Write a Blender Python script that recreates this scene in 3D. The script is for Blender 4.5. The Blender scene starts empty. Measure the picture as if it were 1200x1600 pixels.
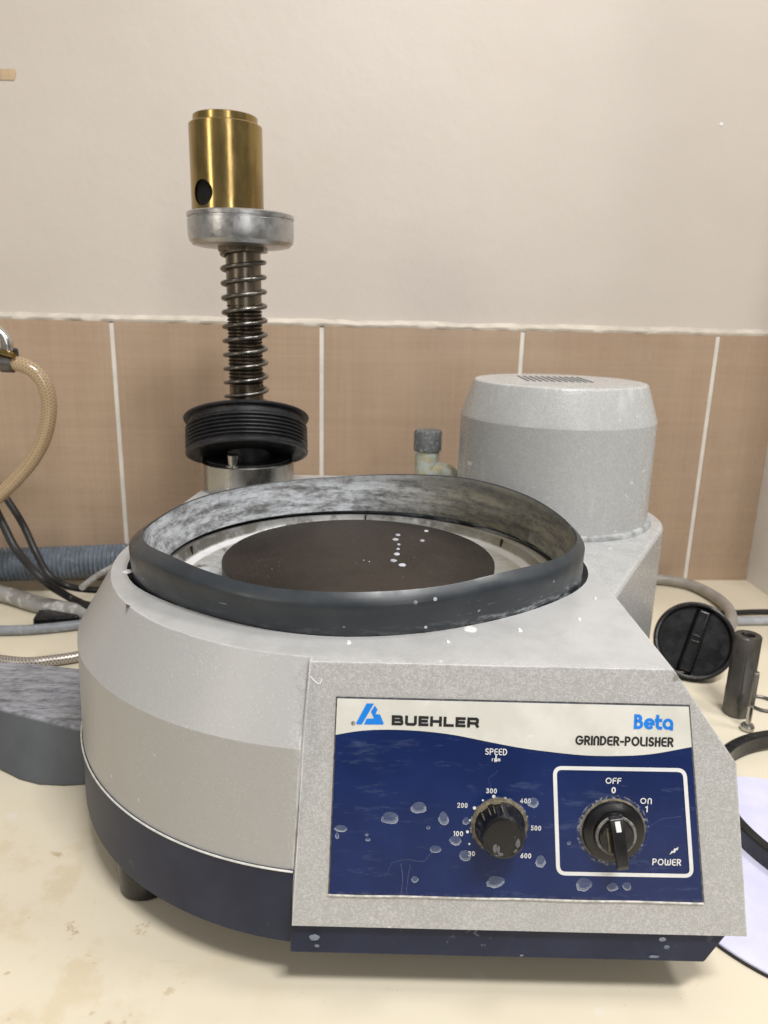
import bpy, bmesh, math, random
from mathutils import Vector, Matrix, noise
random.seed(7)
S = bpy.context.scene
COL = S.collection
PI = math.pi
# ------------------------------------------------------------------ camera
CAM_H = 0.36
FPX = 1150.0
TH = math.radians(15.0); RO = math.radians(1.37)
FW = Vector((0, math.cos(TH), -math.sin(TH)))
U0 = Vector((0, math.sin(TH), math.cos(TH))); R0 = Vector((1, 0, 0))
RT = R0*math.cos(RO) + U0*math.sin(RO); UP = U0*math.cos(RO) - R0*math.sin(RO)
CP = Vector((0, 0, CAM_H))
cd = bpy.data.cameras.new('camera'); cam = bpy.data.objects.new('camera', cd); COL.objects.link(cam)
bk = -FW
cam.matrix_world = Matrix(((RT.x, UP.x, bk.x, CP.x), (RT.y, UP.y, bk.y, CP.y), (RT.z, UP.z, bk.z, CP.z), (0, 0, 0, 1)))
cd.sensor_fit = 'VERTICAL'; cd.sensor_height = 36.0; cd.lens = FPX/1600*36
cd.clip_start = 0.02; cd.clip_end = 60
cd.dof.use_dof = True; cd.dof.focus_distance = 0.43; cd.dof.aperture_fstop = 15
S.camera = cam
# ------------------------------------------------------------------ world and lamps
W = bpy.data.worlds.new('World'); S.world = W; W.use_nodes = True
wn = W.node_tree.nodes; wl = W.node_tree.links
bg = wn['Background']; tc = wn.new('ShaderNodeTexCoord'); sx = wn.new('ShaderNodeSeparateXYZ')
cr = wn.new('ShaderNodeValToRGB'); mr = wn.new('ShaderNodeMapRange')
mr.inputs[1].default_value = -1; mr.inputs[2].default_value = 1
wl.new(tc.outputs['Generated'], sx.inputs[0]); wl.new(sx.outputs['Z'], mr.inputs[0]); wl.new(mr.outputs[0], cr.inputs[0])
cr.color_ramp.elements[0].color = (0.28, 0.26, 0.235, 1); cr.color_ramp.elements[0].position = 0.3
cr.color_ramp.elements[1].color = (0.95, 0.92, 0.88, 1); cr.color_ramp.elements[1].position = 0.8
wl.new(cr.outputs[0], bg.inputs[0]); bg.inputs[1].default_value = 0.35
def area(name, loc, aim, sx_, sy_, power, col):
    l = bpy.data.lights.new(name, 'AREA'); l.shape = 'RECTANGLE'; l.size = sx_; l.size_y = sy_
    l.energy = power; l.color = col
    o = bpy.data.objects.new(name, l); COL.objects.link(o); o.location = loc
    o.rotation_euler = (Vector(aim)-Vector(loc)).to_track_quat('-Z', 'Y').to_euler()
    return o
area('ceiling_lamp', (0.38, -0.33, 1.80), (0.08, 0.42, 0.12), 0.60, 0.16, 31, (1.0, 0.985, 0.97))
area('streak_light', (0.95, -2.0, 1.15), (0.0, 0.6, 0.3), 0.24, 1.3, 11, (1.0, 0.97, 0.94))  # added tall low light behind the camera, for streaks on the brass
area('streak_light', (-1.75, -1.15, 1.05), (-0.1, 0.6, 0.3), 0.20, 1.2, 8.5, (1.0, 0.91, 0.78))  # second added low light, warmer, for the streak on the left
area('ceiling_lamp', (1.0, 0.30, 1.45), (0.1, 0.42, 0.05), 0.35, 0.14, 9, (1.0, 0.975, 0.945))
S.view_settings.view_transform = 'Standard'; S.view_settings.look = 'None'
S.view_settings.exposure = 0.02; S.view_settings.gamma = 1.0
S.render.engine = 'CYCLES'
# ------------------------------------------------------------------ measuring rays
def ray(px, py): return FW + RT*((px-600)/FPX) - UP*((py-800)/FPX)
def at_z(px, py, z):
    d = ray(px, py); return CP + d*((z-CAM_H)/d.z)
def at_y(px, py, y):
    d = ray(px, py); return CP + d*(y/d.y)
# ------------------------------------------------------------------ mesh helpers
def build(name, verts, faces, mat, parent=None, smooth=True, sharp=30, uvs=None, bevel=0, bang=22, weld=False, local=False):
    me = bpy.data.meshes.new(name)
    off = Vector((0, 0, 0))
    if parent is not None and not local:
        p = parent
        while p is not None: off += p.location; p = p.parent
    me.from_pydata([tuple(Vector(v)-off) for v in verts], [], faces)
    if uvs is not None:
        ul = me.uv_layers.new(name='uv')
        for li, l in enumerate(me.loops): ul.data[li].uv = uvs[l.vertex_index]
    bm = bmesh.new(); bm.from_mesh(me)
    if weld: bmesh.ops.remove_doubles(bm, verts=bm.verts, dist=1e-6)
    bmesh.ops.recalc_face_normals(bm, faces=bm.faces)
    bm.to_mesh(me); bm.free()
    if smooth:
        for p in me.polygons: p.use_smooth = True
        if not bevel: me.set_sharp_from_angle(angle=math.radians(sharp))
    for m in (mat if isinstance(mat, (list, tuple)) else [mat]): me.materials.append(m)
    o = bpy.data.objects.new(name, me); COL.objects.link(o)
    if parent is not None: o.parent = parent
    if bevel:
        b = o.modifiers.new('bevel', 'BEVEL'); b.width = bevel; b.segments = 3; b.limit_method = 'ANGLE'
        b.angle_limit = math.radians(bang); b.harden_normals = True
    return o
def tag(o, label=None, cat=None, group=None, kind=None):
    if label: o['label'] = label
    if cat: o['category'] = cat
    if group: o['group'] = group
    if kind: o['kind'] = kind
    return o
def thing(name, label, cat, loc=(0, 0, 0), group=None):
    o = bpy.data.objects.new(name, None); COL.objects.link(o); o.location = loc; o.empty_display_size = 0.02
    return tag(o, label, cat, group)
def lathe(prof, segs=64, M=None, closed=False):
    """revolve (r, z) profile about z"""
    M = M or Matrix.Identity(4); V = []; F = []; n = len(prof)
    for i in range(segs):
        a = 2*PI*i/segs
        for r, z in prof: V.append(M @ Vector((r*math.cos(a), r*math.sin(a), z)))
    for i in range(segs):
        j = (i+1) % segs
        for k in range(n if closed else n-1):
            k2 = (k+1) % n
            F.append((i*n+k, j*n+k, j*n+k2, i*n+k2))
    return V, F
def lathe_obj(name, prof, mat, parent, segs=64, M=None, closed=False, sharp=30):
    V, F = lathe(prof, segs, M, closed)
    o = build(name, V, F, mat, parent, sharp=sharp, weld=True)
    return clean(o, sharp)
def clean(o, sharp=30):
    bm = bmesh.new(); bm.from_mesh(o.data)
    bmesh.ops.dissolve_degenerate(bm, dist=1e-7, edges=bm.edges); bmesh.ops.recalc_face_normals(bm, faces=bm.faces)
    bm.to_mesh(o.data); bm.free()
    for p in o.data.polygons: p.use_smooth = True
    o.data.set_sharp_from_angle(angle=math.radians(sharp))
    return o
def frame_at(p, axis, xhint=(1, 0, 0)):
    z = Vector(axis).normalized(); x = Vector(xhint); x = (x - z*x.dot(z)).normalized(); y = z.cross(x)
    return Matrix(((x.x, y.x, z.x, p[0]), (x.y, y.y, z.y, p[1]), (x.z, y.z, z.z, p[2]), (0, 0, 0, 1)))
def cr_spline(pts, n=10):
    P = [Vector(p) for p in pts]; P = [P[0]*2-P[1]] + P + [P[-1]*2-P[-2]]; out = []
    for i in range(1, len(P)-2):
        for k in range(n):
            t = k/n; a, b, c, d = P[i-1:i+3]
            out.append(0.5*((2*b)+(c-a)*t+(2*a-5*b+4*c-d)*t*t+(3*b-a-3*c+d)*t**3))
    out.append(P[-2].copy()); return out
def tube(path, rad, segs=12, cap=True):
    V = []; F = []; UV = []; n = len(path); N = None; L = 0
    for i, p in enumerate(path):
        t = (path[min(i+1, n-1)]-path[max(i-1, 0)]).normalized()
        if N is None:
            N = t.orthogonal().normalized()
        N = (N - t*N.dot(t)).normalized(); B = t.cross(N)
        if i: L += (p-path[i-1]).length
        r = rad(i/(n-1)) if callable(rad) else rad
        for k in range(segs):
            a = 2*PI*k/segs
            V.append(p+(N*math.cos(a)+B*math.sin(a))*r); UV.append((abs(2*k/segs-1), L))
    for i in range(n-1):
        for k in range(segs):
            k2 = (k+1) % segs
            F.append((i*segs+k, i*segs+k2, (i+1)*segs+k2, (i+1)*segs+k))
    if cap:
        F.append(tuple(range(segs))[::-1]); F.append(tuple((n-1)*segs+k for k in range(segs)))
    return V, F, UV
def tube_obj(name, pts, rad, mat, parent=None, segs=14, n=10, spline=True):
    path = cr_spline(pts, n) if spline else [Vector(p) for p in pts]
    V, F, UV = tube(path, rad, segs)
    return build(name, V, F, mat, parent, sharp=50, uvs=UV)
def prism(outline, z0, z1, M=None):
    M = M or Matrix.Identity(4); n = len(outline)
    V = [M @ Vector((x, y, z0)) for x, y in outline] + [M @ Vector((x, y, z1)) for x, y in outline]
    F = [tuple(range(n))[::-1], tuple(range(n, 2*n))] + [(i, (i+1) % n, n+(i+1) % n, n+i) for i in range(n)]
    return V, F
def join(*parts):
    V = []; F = []
    for v, f in parts:
        k = len(V); V += list(v); F += [tuple(i+k for i in q) for q in f]
    return V, F
def boxg(cx, cy, cz, sx, sy, sz, M=None):
    return prism([(cx-sx/2, cy-sy/2), (cx+sx/2, cy-sy/2), (cx+sx/2, cy+sy/2), (cx-sx/2, cy+sy/2)], cz-sz/2, cz+sz/2, M)
# ------------------------------------------------------------------ materials
class NT:
    def __init__(s, name):
        s.m = bpy.data.materials.new(name); s.m.use_nodes = True
        s.n = s.m.node_tree.nodes; s.l = s.m.node_tree.links; s.b = s.n['Principled BSDF']
        s.t = s.n.new('ShaderNodeTexCoord'); s.obj = s.t.outputs['Object']
    def put(s, sock, v):
        if isinstance(v, bpy.types.NodeSocket): s.l.new(v, sock)
        elif isinstance(v, (tuple, list)) and len(v) == 3 and sock.type == 'RGBA': sock.default_value = (*v, 1)
        else: sock.default_value = v
    def mapping(s, scale=(1, 1, 1), rot=(0, 0, 0), src=None):
        n = s.n.new('ShaderNodeMapping'); n.inputs['Scale'].default_value = scale; n.inputs['Rotation'].default_value = rot
        s.l.new(src or s.obj, n.inputs['Vector']); return n.outputs[0]
    def noise(s, scale, detail=3, rough=0.55, vec=None, dist=0.0):
        n = s.n.new('ShaderNodeTexNoise'); n.inputs['Scale'].default_value = scale; n.inputs['Detail'].default_value = detail
        n.inputs['Roughness'].default_value = rough; n.inputs['Distortion'].default_value = dist
        s.l.new(vec or s.obj, n.inputs['Vector']); return n.outputs['Fac']
    def voro(s, scale, vec=None, feature='F1', rnd=1.0):
        n = s.n.new('ShaderNodeTexVoronoi'); n.feature = feature; n.inputs['Scale'].default_value = scale
        n.inputs['Randomness'].default_value = rnd
        s.l.new(vec or s.obj, n.inputs['Vector']); return n.outputs['Distance']
    def ramp(s, v, a, b, lo=0.0, hi=1.0):
        n = s.n.new('ShaderNodeMapRange'); n.interpolation_type = 'SMOOTHSTEP'
        s.put(n.inputs[0], v); n.inputs[1].default_value = a; n.inputs[2].default_value = b
        n.inputs[3].default_value = lo; n.inputs[4].default_value = hi; return n.outputs[0]
    def math(s, op, a, b=0.0):
        n = s.n.new('ShaderNodeMath'); n.operation = op; s.put(n.inputs[0], a); s.put(n.inputs[1], b); return n.outputs[0]
    def mix(s, f, a, b):
        n = s.n.new('ShaderNodeMix'); n.data_type = 'RGBA'; s.put(n.inputs[0], f); s.put(n.inputs[6], a); s.put(n.inputs[7], b); return n.outputs[2]
    def sep(s, src=None):
        n = s.n.new('ShaderNodeSeparateXYZ'); s.l.new(src or s.obj, n.inputs[0]); return n.outputs
    def bump(s, h, strength=0.3, dist=0.001):
        n = s.n.new('ShaderNodeBump'); n.inputs['Strength'].default_value = strength; n.inputs['Distance'].default_value = dist
        s.l.new(h, n.inputs['Height']); s.l.new(n.outputs[0], s.b.inputs['Normal'])
    def set(s, color=None, rough=None, metal=None, **kw):
        if color is not None: s.put(s.b.inputs['Base Color'], color)
        if rough is not None: s.put(s.b.inputs['Roughness'], rough)
        if metal is not None: s.put(s.b.inputs['Metallic'], metal)
        for k, v in kw.items(): s.put(s.b.inputs[k.replace('_', ' ')], v)
        return s.m
def simple(name, col, rough=0.5, metal=0.0, var=0.15, scale=60, bump=0.0, dust=0.0, dustcol=(0.5, 0.5, 0.48)):
    t = NT(name); f = t.noise(scale, 4)
    dark = tuple(c*(1-var) for c in col); light = tuple(min(1, c*(1+var)) for c in col)
    c = t.mix(t.ramp(f, 0.3, 0.7), dark, light)
    if dust:
        d = t.math('MULTIPLY', t.ramp(t.noise(scale*2.3, 5, 0.65), 0.52, 0.68), dust)
        c = t.mix(d, c, dustcol)
    t.set(c, t.ramp(f, 0.3, 0.7, max(0.03, rough-0.08), min(1, rough+0.08)), metal)
    if bump: t.bump(t.noise(scale*4, 3), bump, 0.0006)
    return t.m
def paint_mat(name, base, spot, amount=0.8, worm=300, streak=False, front=False, rlo=0.33):
    t = NT(name); x, y, z = t.sep()[:3]
    w1 = t.noise(worm, 1.2, 0.5, dist=1.2); w = t.ramp(t.math('ABSOLUTE', t.math('SUBTRACT', w1, 0.5)), 0.075, 0.025)
    big = t.ramp(t.noise(14, 3), 0.34, 0.62, 0.88, 1.0)
    fine = t.math('MULTIPLY', t.ramp(t.voro(worm*0.95), 0.30, 0.14), t.ramp(t.noise(60, 3), 0.40, 0.58))
    m = t.math('MULTIPLY', t.math('MULTIPLY', w, big), amount)
    if front:
        fm = t.math('MULTIPLY', t.ramp(y, -0.170, -0.180), t.ramp(x, -0.030, -0.020))
        m = t.math('MULTIPLY', m, t.math('ADD', t.math('MULTIPLY', fm, 0.85), 0.15))
    m = t.math('MAXIMUM', m, t.math('MULTIPLY', fine, 0.6*amount))
    grime = t.ramp(t.noise(7, 4, 0.6), 0.35, 0.75, 0.0, 0.10)
    c = t.mix(grime, base, tuple(b*0.75*k for b, k in zip(base, (1.0, 0.97, 0.90))))
    c = t.mix(m, c, spot)
    gn = t.n.new('ShaderNodeNewGeometry'); nz = t.sep(gn.outputs['True Normal'])[2]
    dust = t.math('MULTIPLY', t.ramp(nz, 0.75, 0.97), t.ramp(t.noise(45, 5, 0.65), 0.30, 0.62, 0.04, 0.30)); c = t.mix(dust, c, (0.60, 0.60, 0.595))
    blob = t.ramp(t.voro(60), 0.10, 0.055); c = t.mix(t.math('MULTIPLY', t.math('MULTIPLY', blob, t.ramp(t.noise(9, 2), 0.55, 0.66)), 0.75), c, (0.78, 0.78, 0.76))
    if streak:
        s = t.ramp(t.noise(30, 4, 0.6, t.mapping((1.6, 1.6, 0.22))), 0.54, 0.72); c = t.mix(t.math('MULTIPLY', s, 0.42), c, spot)
        sp = t.math('MULTIPLY', t.ramp(t.noise(95, 3, 0.6), 0.66, 0.70), t.ramp(t.noise(13, 2), 0.48, 0.6)); c = t.mix(t.math('MULTIPLY', sp, 0.8), c, (0.75, 0.76, 0.76))
    bv = t.n.new('ShaderNodeBevel'); bv.samples = 6; bv.inputs['Radius'].default_value = 0.0016
    dt = t.n.new('ShaderNodeVectorMath'); dt.operation = 'DOT_PRODUCT'; t.l.new(bv.outputs[0], dt.inputs[0]); t.l.new(gn.outputs['True Normal'], dt.inputs[1])
    pt = t.ramp(dt.outputs['Value'], 0.995, 0.95); c = t.mix(t.math('MULTIPLY', t.math('MULTIPLY', pt, t.ramp(t.noise(70, 4), 0.35, 0.6)), 0.6), c, (0.72, 0.72, 0.71))
    t.set(c, t.ramp(m, 0, 1, rlo, 0.55), 0.0)
    t.b.inputs['Specular IOR Level'].default_value = 0.5
    t.bump(t.math('ADD', t.math('MULTIPLY', m, 0.8), t.math('MULTIPLY', t.noise(worm*1.6, 2), 0.8)), 0.30, 0.0005)
    return t.m
M_body = paint_mat('silver_grey_paint', (0.385, 0.385, 0.380), (0.62, 0.62, 0.63), 0.42, 400, front=True)
M_box = M_body
M_motor = paint_mat('motor_grey_paint', (0.37, 0.375, 0.37), (0.58, 0.59, 0.59), 0.22, 300, True, rlo=0.25)
def navy():
    t = NT('navy_paint'); f = t.noise(30, 4)
    c = t.mix(t.ramp(f, 0.3, 0.7), (0.013, 0.017, 0.038), (0.021, 0.027, 0.055))
    d = t.math('MULTIPLY', t.ramp(t.noise(85, 4, 0.65), 0.60, 0.70), t.ramp(t.noise(14, 2), 0.5, 0.65))
    c = t.mix(t.math('MULTIPLY', d, 0.7), c, (0.33, 0.34, 0.38))
    t.b.inputs['Specular IOR Level'].default_value = 0.3; t.set(c, 0.45); t.bump(t.noise(500, 2), 0.25, 0.0004); return t.m
M_navy = navy()
def rubber_outer():
    t = NT('slate_rubber'); x, y, z = t.sep()[:3]
    c = t.mix(t.ramp(t.noise(40, 3), 0.3, 0.7), (0.022, 0.027, 0.033), (0.032, 0.038, 0.045))
    low = t.ramp(z, 0.196, 0.188)
    chalk = t.math('MULTIPLY', t.math('MULTIPLY', t.ramp(t.noise(160, 5, 0.7, t.mapping((0.5, 0.5, 1.6))), 0.46, 0.66), low), t.ramp(x, 0.0, 0.13, 0.12, 1.0))
    scr = t.math('MULTIPLY', t.ramp(t.noise(110, 3, 0.6, t.mapping((0.3, 0.7, 4.0), (0, 0.12, 0))), 0.67, 0.72), t.ramp(t.noise(14, 2), 0.5, 0.62))
    spk = t.math('MULTIPLY', t.ramp(t.voro(95), 0.13, 0.09), t.ramp(t.noise(37, 1), 0.6, 0.64))
    m = t.math('MAXIMUM', t.math('MULTIPLY', chalk, 0.75), t.math('MAXIMUM', t.math('MULTIPLY', scr, 0.55), t.math('MULTIPLY', spk, 0.75)))
    c = t.mix(m, c, (0.44, 0.47, 0.50))
    t.set(c, t.ramp(t.noise(60, 4), 0.3, 0.7, 0.30, 0.44)); t.bump(t.noise(220, 3), 0.06, 0.0005); return t.m
def rubber_inner():
    t = NT('chalky_rubber'); x, y, z = t.sep()[:3]
    cv = t.n.new('ShaderNodeCombineXYZ'); t.put(cv.inputs[0], t.math('MULTIPLY', t.math('ARCTAN2', y, x), 0.022)); t.l.new(z, cv.inputs[1]); cyl = cv.outputs[0]
    cw = t.n.new('ShaderNodeCombineXYZ'); t.put(cw.inputs[0], t.math('MULTIPLY', t.math('ARCTAN2', y, x), 0.07)); t.l.new(z, cw.inputs[1]); cyl2 = cw.outputs[0]
    a = t.ramp(t.math('ADD', t.math('MULTIPLY', t.noise(130, 6, 0.72, cyl), 0.6), t.math('MULTIPLY', t.noise(260, 5, 0.75, cyl2), 0.4)), 0.38, 0.60)
    top = t.ramp(z, 0.203, 0.213); a = t.math('MULTIPLY', a, t.math('SUBTRACT', 1.0, t.math('MULTIPLY', top, 0.5)))
    hol = t.ramp(t.noise(42, 4, 0.6, cyl2), 0.56, 0.68); a = t.math('MULTIPLY', a, t.math('SUBTRACT', 1.0, t.math('MULTIPLY', hol, 0.6)))
    col = t.mix(t.ramp(x, -0.01, 0.10), (0.46, 0.48, 0.51), (0.25, 0.235, 0.175))
    c = t.mix(t.math('MULTIPLY', a, 0.95), (0.085, 0.084, 0.080), col)
    t.set(c, 0.72); t.bump(t.noise(300, 4), 0.3, 0.0006); return t.m
M_ring_o = rubber_outer(); M_ring_i = rubber_inner()
def bowl_mat():
    t = NT('stained_bowl_metal'); x, y, z = t.sep()[:3]
    d = t.ramp(t.noise(55, 5, 0.65), 0.40, 0.62)
    c = t.mix(d, (0.60, 0.61, 0.62), (0.36, 0.36, 0.34))
    c = t.mix(t.ramp(t.noise(38, 4), 0.56, 0.66), c, (0.10, 0.085, 0.055))
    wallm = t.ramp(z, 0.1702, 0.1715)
    c = t.mix(wallm, c, t.mix(d, (0.27, 0.27, 0.265), (0.11, 0.105, 0.09)))  # wall made darker in the colour: grey-brown dirt plus painted shading
    ledge_glint = t.math('MULTIPLY', t.ramp(z, 0.1682, 0.1686), t.ramp(z, 0.1705, 0.1700)); c = t.mix(t.math('MULTIPLY', ledge_glint, 0.8), c, (0.80, 0.81, 0.82))  # bright highlight along the ledge, painted into the colour
    c = t.mix(t.ramp(x, 0.05, 0.13, 0.0, 0.6), c, (0.24, 0.215, 0.145))
    t.set(c, t.ramp(d, 0, 1, 0.3, 0.6), 0.35); return t.m
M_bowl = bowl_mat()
def platen_mat():
    t = NT('dark_brown_platen'); x, y, z = t.sep()[:3]
    r = t.math('SQRT', t.math('ADD', t.math('MULTIPLY', x, x), t.math('MULTIPLY', y, y)))
    cv = t.n.new('ShaderNodeCombineXYZ'); t.l.new(r, cv.inputs[0]); an = t.math('ARCTAN2', y, x)
    t.put(cv.inputs[1], t.math('MULTIPLY', an, 0.012)); ring = t.noise(900, 4, 0.7, cv.outputs[0])
    sc = t.math('MULTIPLY', t.ramp(ring, 0.58, 0.72), t.ramp(t.noise(22, 3), 0.45, 0.65))
    c = t.mix(t.ramp(t.noise(18, 4), 0.35, 0.65), (0.016, 0.0125, 0.010), (0.027, 0.021, 0.017))
    c = t.mix(t.math('MULTIPLY', sc, 0.7), c, (0.16, 0.14, 0.125))
    sp = t.math('MULTIPLY', t.ramp(t.voro(150), 0.09, 0.05), t.ramp(t.noise(30, 1), 0.60, 0.63))
    c = t.mix(t.math('MULTIPLY', sp, 0.6), c, (0.40, 0.41, 0.45))
    t.b.inputs['Specular IOR Level'].default_value = 0.22; t.set(c, t.ramp(ring, 0.3, 0.7, 0.32, 0.5), 0.0); t.bump(ring, 0.05, 0.0003); return t.m
M_platen = platen_mat()
def metal(name, col, rough, stain=None, samt=0.5, stretch=(1, 1, 1), scale=60, bump=0.0, aniso=0.0):
    t = NT(name); v = t.mapping(stretch)
    f = t.noise(scale, 5, 0.6, v)
    c = t.mix(t.ramp(f, 0.3, 0.7), tuple(k*0.88 for k in col), col)
    if stain: c = t.mix(t.math('MULTIPLY', t.ramp(t.noise(scale*0.8, 5, 0.65, v), 0.48, 0.66), samt), c, stain)
    t.set(c, t.ramp(f, 0.3, 0.7, rough*0.8, rough*1.25), 1.0)
    if bump: t.bump(t.noise(scale*5, 4), bump, 0.0005)
    return t.m
M_brass = metal('tarnished_brass', (0.40, 0.29, 0.115), 0.22, (0.19, 0.125, 0.05), 0.6, (1, 1, 0.35), 55, 0.04)
M_hole_dark = simple('dark_bore', (0.002, 0.0016, 0.001), 0.95)  # flat black that stands in for the shade inside the bore
M_alu = metal('cast_aluminium', (0.58, 0.585, 0.59), 0.34, (0.30, 0.30, 0.29), 0.5, (1, 1, 1), 90, 0.25)
M_steel = metal('turned_steel', (0.50, 0.49, 0.46), 0.26, (0.26, 0.23, 0.18), 0.45, (1, 1, 0.3), 70)
M_shaft = metal('oily_steel_shaft', (0.22, 0.185, 0.14), 0.30, (0.045, 0.033, 0.022), 0.85, (1, 1, 0.3), 90)
M_spring = metal('spring_steel', (0.20, 0.19, 0.175), 0.30, (0.09, 0.075, 0.06), 0.5, (1, 1, 1), 120)
M_thread = metal('rusty_thread', (0.035, 0.026, 0.019), 0.45, (0.02, 0.016, 0.012), 0.6, (1, 1, 1), 140)
M_darksteel = metal('dark_machined_steel', (0.17, 0.165, 0.16), 0.42, (0.07, 0.065, 0.06), 0.6, (1, 1, 0.35), 70)
M_black = simple('black_plastic', (0.007, 0.007, 0.008), 0.28, dust=0.018)
M_blackrub = simple('black_rubber', (0.011, 0.011, 0.013), 0.42, scale=110, dust=0.06, dustcol=(0.25, 0.26, 0.28))
M_cable = simple('black_cable', (0.012, 0.012, 0.013), 0.45)
M_beige = simple('dirt_beige', (0.13, 0.11, 0.07), 0.8, scale=300, var=0.5)
M_edge = simple('panel_groove_shade', (0.10, 0.095, 0.085), 0.7, scale=300, var=0.5)  # dark tone for the shadow in the label recess
M_white = simple('print_white', (0.70, 0.71, 0.72), 0.45, var=0.04)
M_printblack = simple('print_black', (0.006, 0.006, 0.008), 0.6)
M_printblue = simple('print_blue', (0.004, 0.20, 0.72), 0.4, var=0.03)
def label_white():
    t = NT('label_white'); c = t.mix(t.ramp(t.noise(45, 4), 0.35, 0.7), (0.60, 0.60, 0.55), (0.68, 0.68, 0.64))
    c = t.mix(t.math('MULTIPLY', t.ramp(t.noise(160, 3), 0.64, 0.72), 0.4), c, (0.78, 0.78, 0.76))
    t.set(c, 0.38); return t.m
def label_blue():
    t = NT('label_blue'); c = t.mix(t.ramp(t.noise(30, 4), 0.3, 0.7), (0.0045, 0.0155, 0.082), (0.0065, 0.021, 0.106))
    s = t.ramp(t.noise(55, 6, 0.7, t.mapping((0.5, 1, 2.2))), 0.55, 0.75)
    c = t.mix(t.math('MULTIPLY', s, 0.16), c, (0.22, 0.27, 0.40))
    k = t.math('MULTIPLY', t.ramp(t.voro(160), 0.10, 0.06), t.ramp(t.noise(30, 2), 0.58, 0.64)); c = t.mix(t.math('MULTIPLY', k, 0.5), c, (0.35, 0.4, 0.5))
    z = t.sep()[2]; low = t.math('MULTIPLY', t.ramp(z, 0.067, 0.0595), t.ramp(t.noise(190, 4, 0.7), 0.46, 0.62))
    c = t.mix(t.math('MULTIPLY', low, 0.7), c, (0.28, 0.27, 0.25))
    t.set(c, t.ramp(s, 0, 1, 0.25, 0.42)); t.b.inputs['Specular IOR Level'].default_value = 0.3; return t.m
M_lw = label_white(); M_lb = label_blue()
def stain_mat(name, col, alpha):
    t = NT(name); t.set(col, 0.7, Alpha=t.ramp(t.noise(70, 2, 0.5), 0.3, 0.68, alpha*0.7, min(1, alpha*1.25))); return t.m
M_dry = stain_mat('dried_water', (0.36, 0.42, 0.56), 0.17)
M_dryrim = stain_mat('dried_water_rim', (0.70, 0.74, 0.80), 0.50)
M_drymid = stain_mat('dried_water_mid', (0.44, 0.50, 0.62), 0.34)
M_drythin = stain_mat('dried_water_thin', (0.44, 0.50, 0.60), 0.22)
M_drop = stain_mat('milky_drop', (0.50, 0.52, 0.58), 0.85)
def wall_mat():
    t = NT('painted_plaster')
    c = t.mix(t.ramp(t.noise(2.2, 4), 0.3, 0.7), (0.525, 0.472, 0.418), (0.570, 0.518, 0.464))
    c = t.mix(t.math('MULTIPLY', t.ramp(t.noise(28, 5, 0.7), 0.60, 0.8), 0.25), c, (0.54, 0.45, 0.36))
    k = t.math('MULTIPLY', t.ramp(t.voro(22), 0.075, 0.05), t.ramp(t.noise(6, 1), 0.62, 0.66)); c = t.mix(t.math('MULTIPLY', k, 0.5), c, (0.8, 0.77, 0.72))
    t.set(c, 0.62)
    h = t.math('ADD', t.noise(9, 4), t.math('MULTIPLY', t.noise(60, 5, 0.6), 0.35)); t.bump(h, 0.35, 0.004); return t.m
M_wall = wall_mat()
def tile_mat():
    t = NT('linen_tile')
    hline = t.noise(330, 3, 0.6, t.mapping((0.02, 0.02, 1))); vline = t.noise(330, 3, 0.6, t.mapping((1, 1, 0.02)))
    hb = t.noise(60, 2, 0.5, t.mapping((0.03, 0.03, 1))); vb = t.noise(60, 2, 0.5, t.mapping((1, 1, 0.03)))
    s = t.math('ADD', t.math('MULTIPLY', t.math('ADD', hline, vline), 0.30), t.math('MULTIPLY', t.math('ADD', hb, vb), 0.20))
    c = t.mix(t.ramp(s, 0.36, 0.64), (0.365, 0.262, 0.182), (0.425, 0.312, 0.222))
    oi = t.n.new('ShaderNodeObjectInfo'); c = t.mix(t.math('MULTIPLY', oi.outputs['Random'], 0.22), c, (0.33, 0.235, 0.165))
    sm_ = t.ramp(t.noise(9, 4, 0.6), 0.45, 0.75); c = t.mix(t.math('MULTIPLY', sm_, 0.18), c, (0.50, 0.40, 0.31))
    t.set(c, t.ramp(t.noise(16, 4), 0.3, 0.7, 0.22, 0.38)); t.b.inputs['Specular IOR Level'].default_value = 0.45
    t.bump(t.noise(3.5, 2), 0.2, 0.004); return t.m
M_tile = tile_mat()
M_grout = simple('grout', (0.66, 0.63, 0.575), 0.85, scale=30, var=0.08)
M_filler = simple('cream_filler', (0.55, 0.50, 0.43), 0.8, var=0.12, scale=40, bump=0.4)
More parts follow.
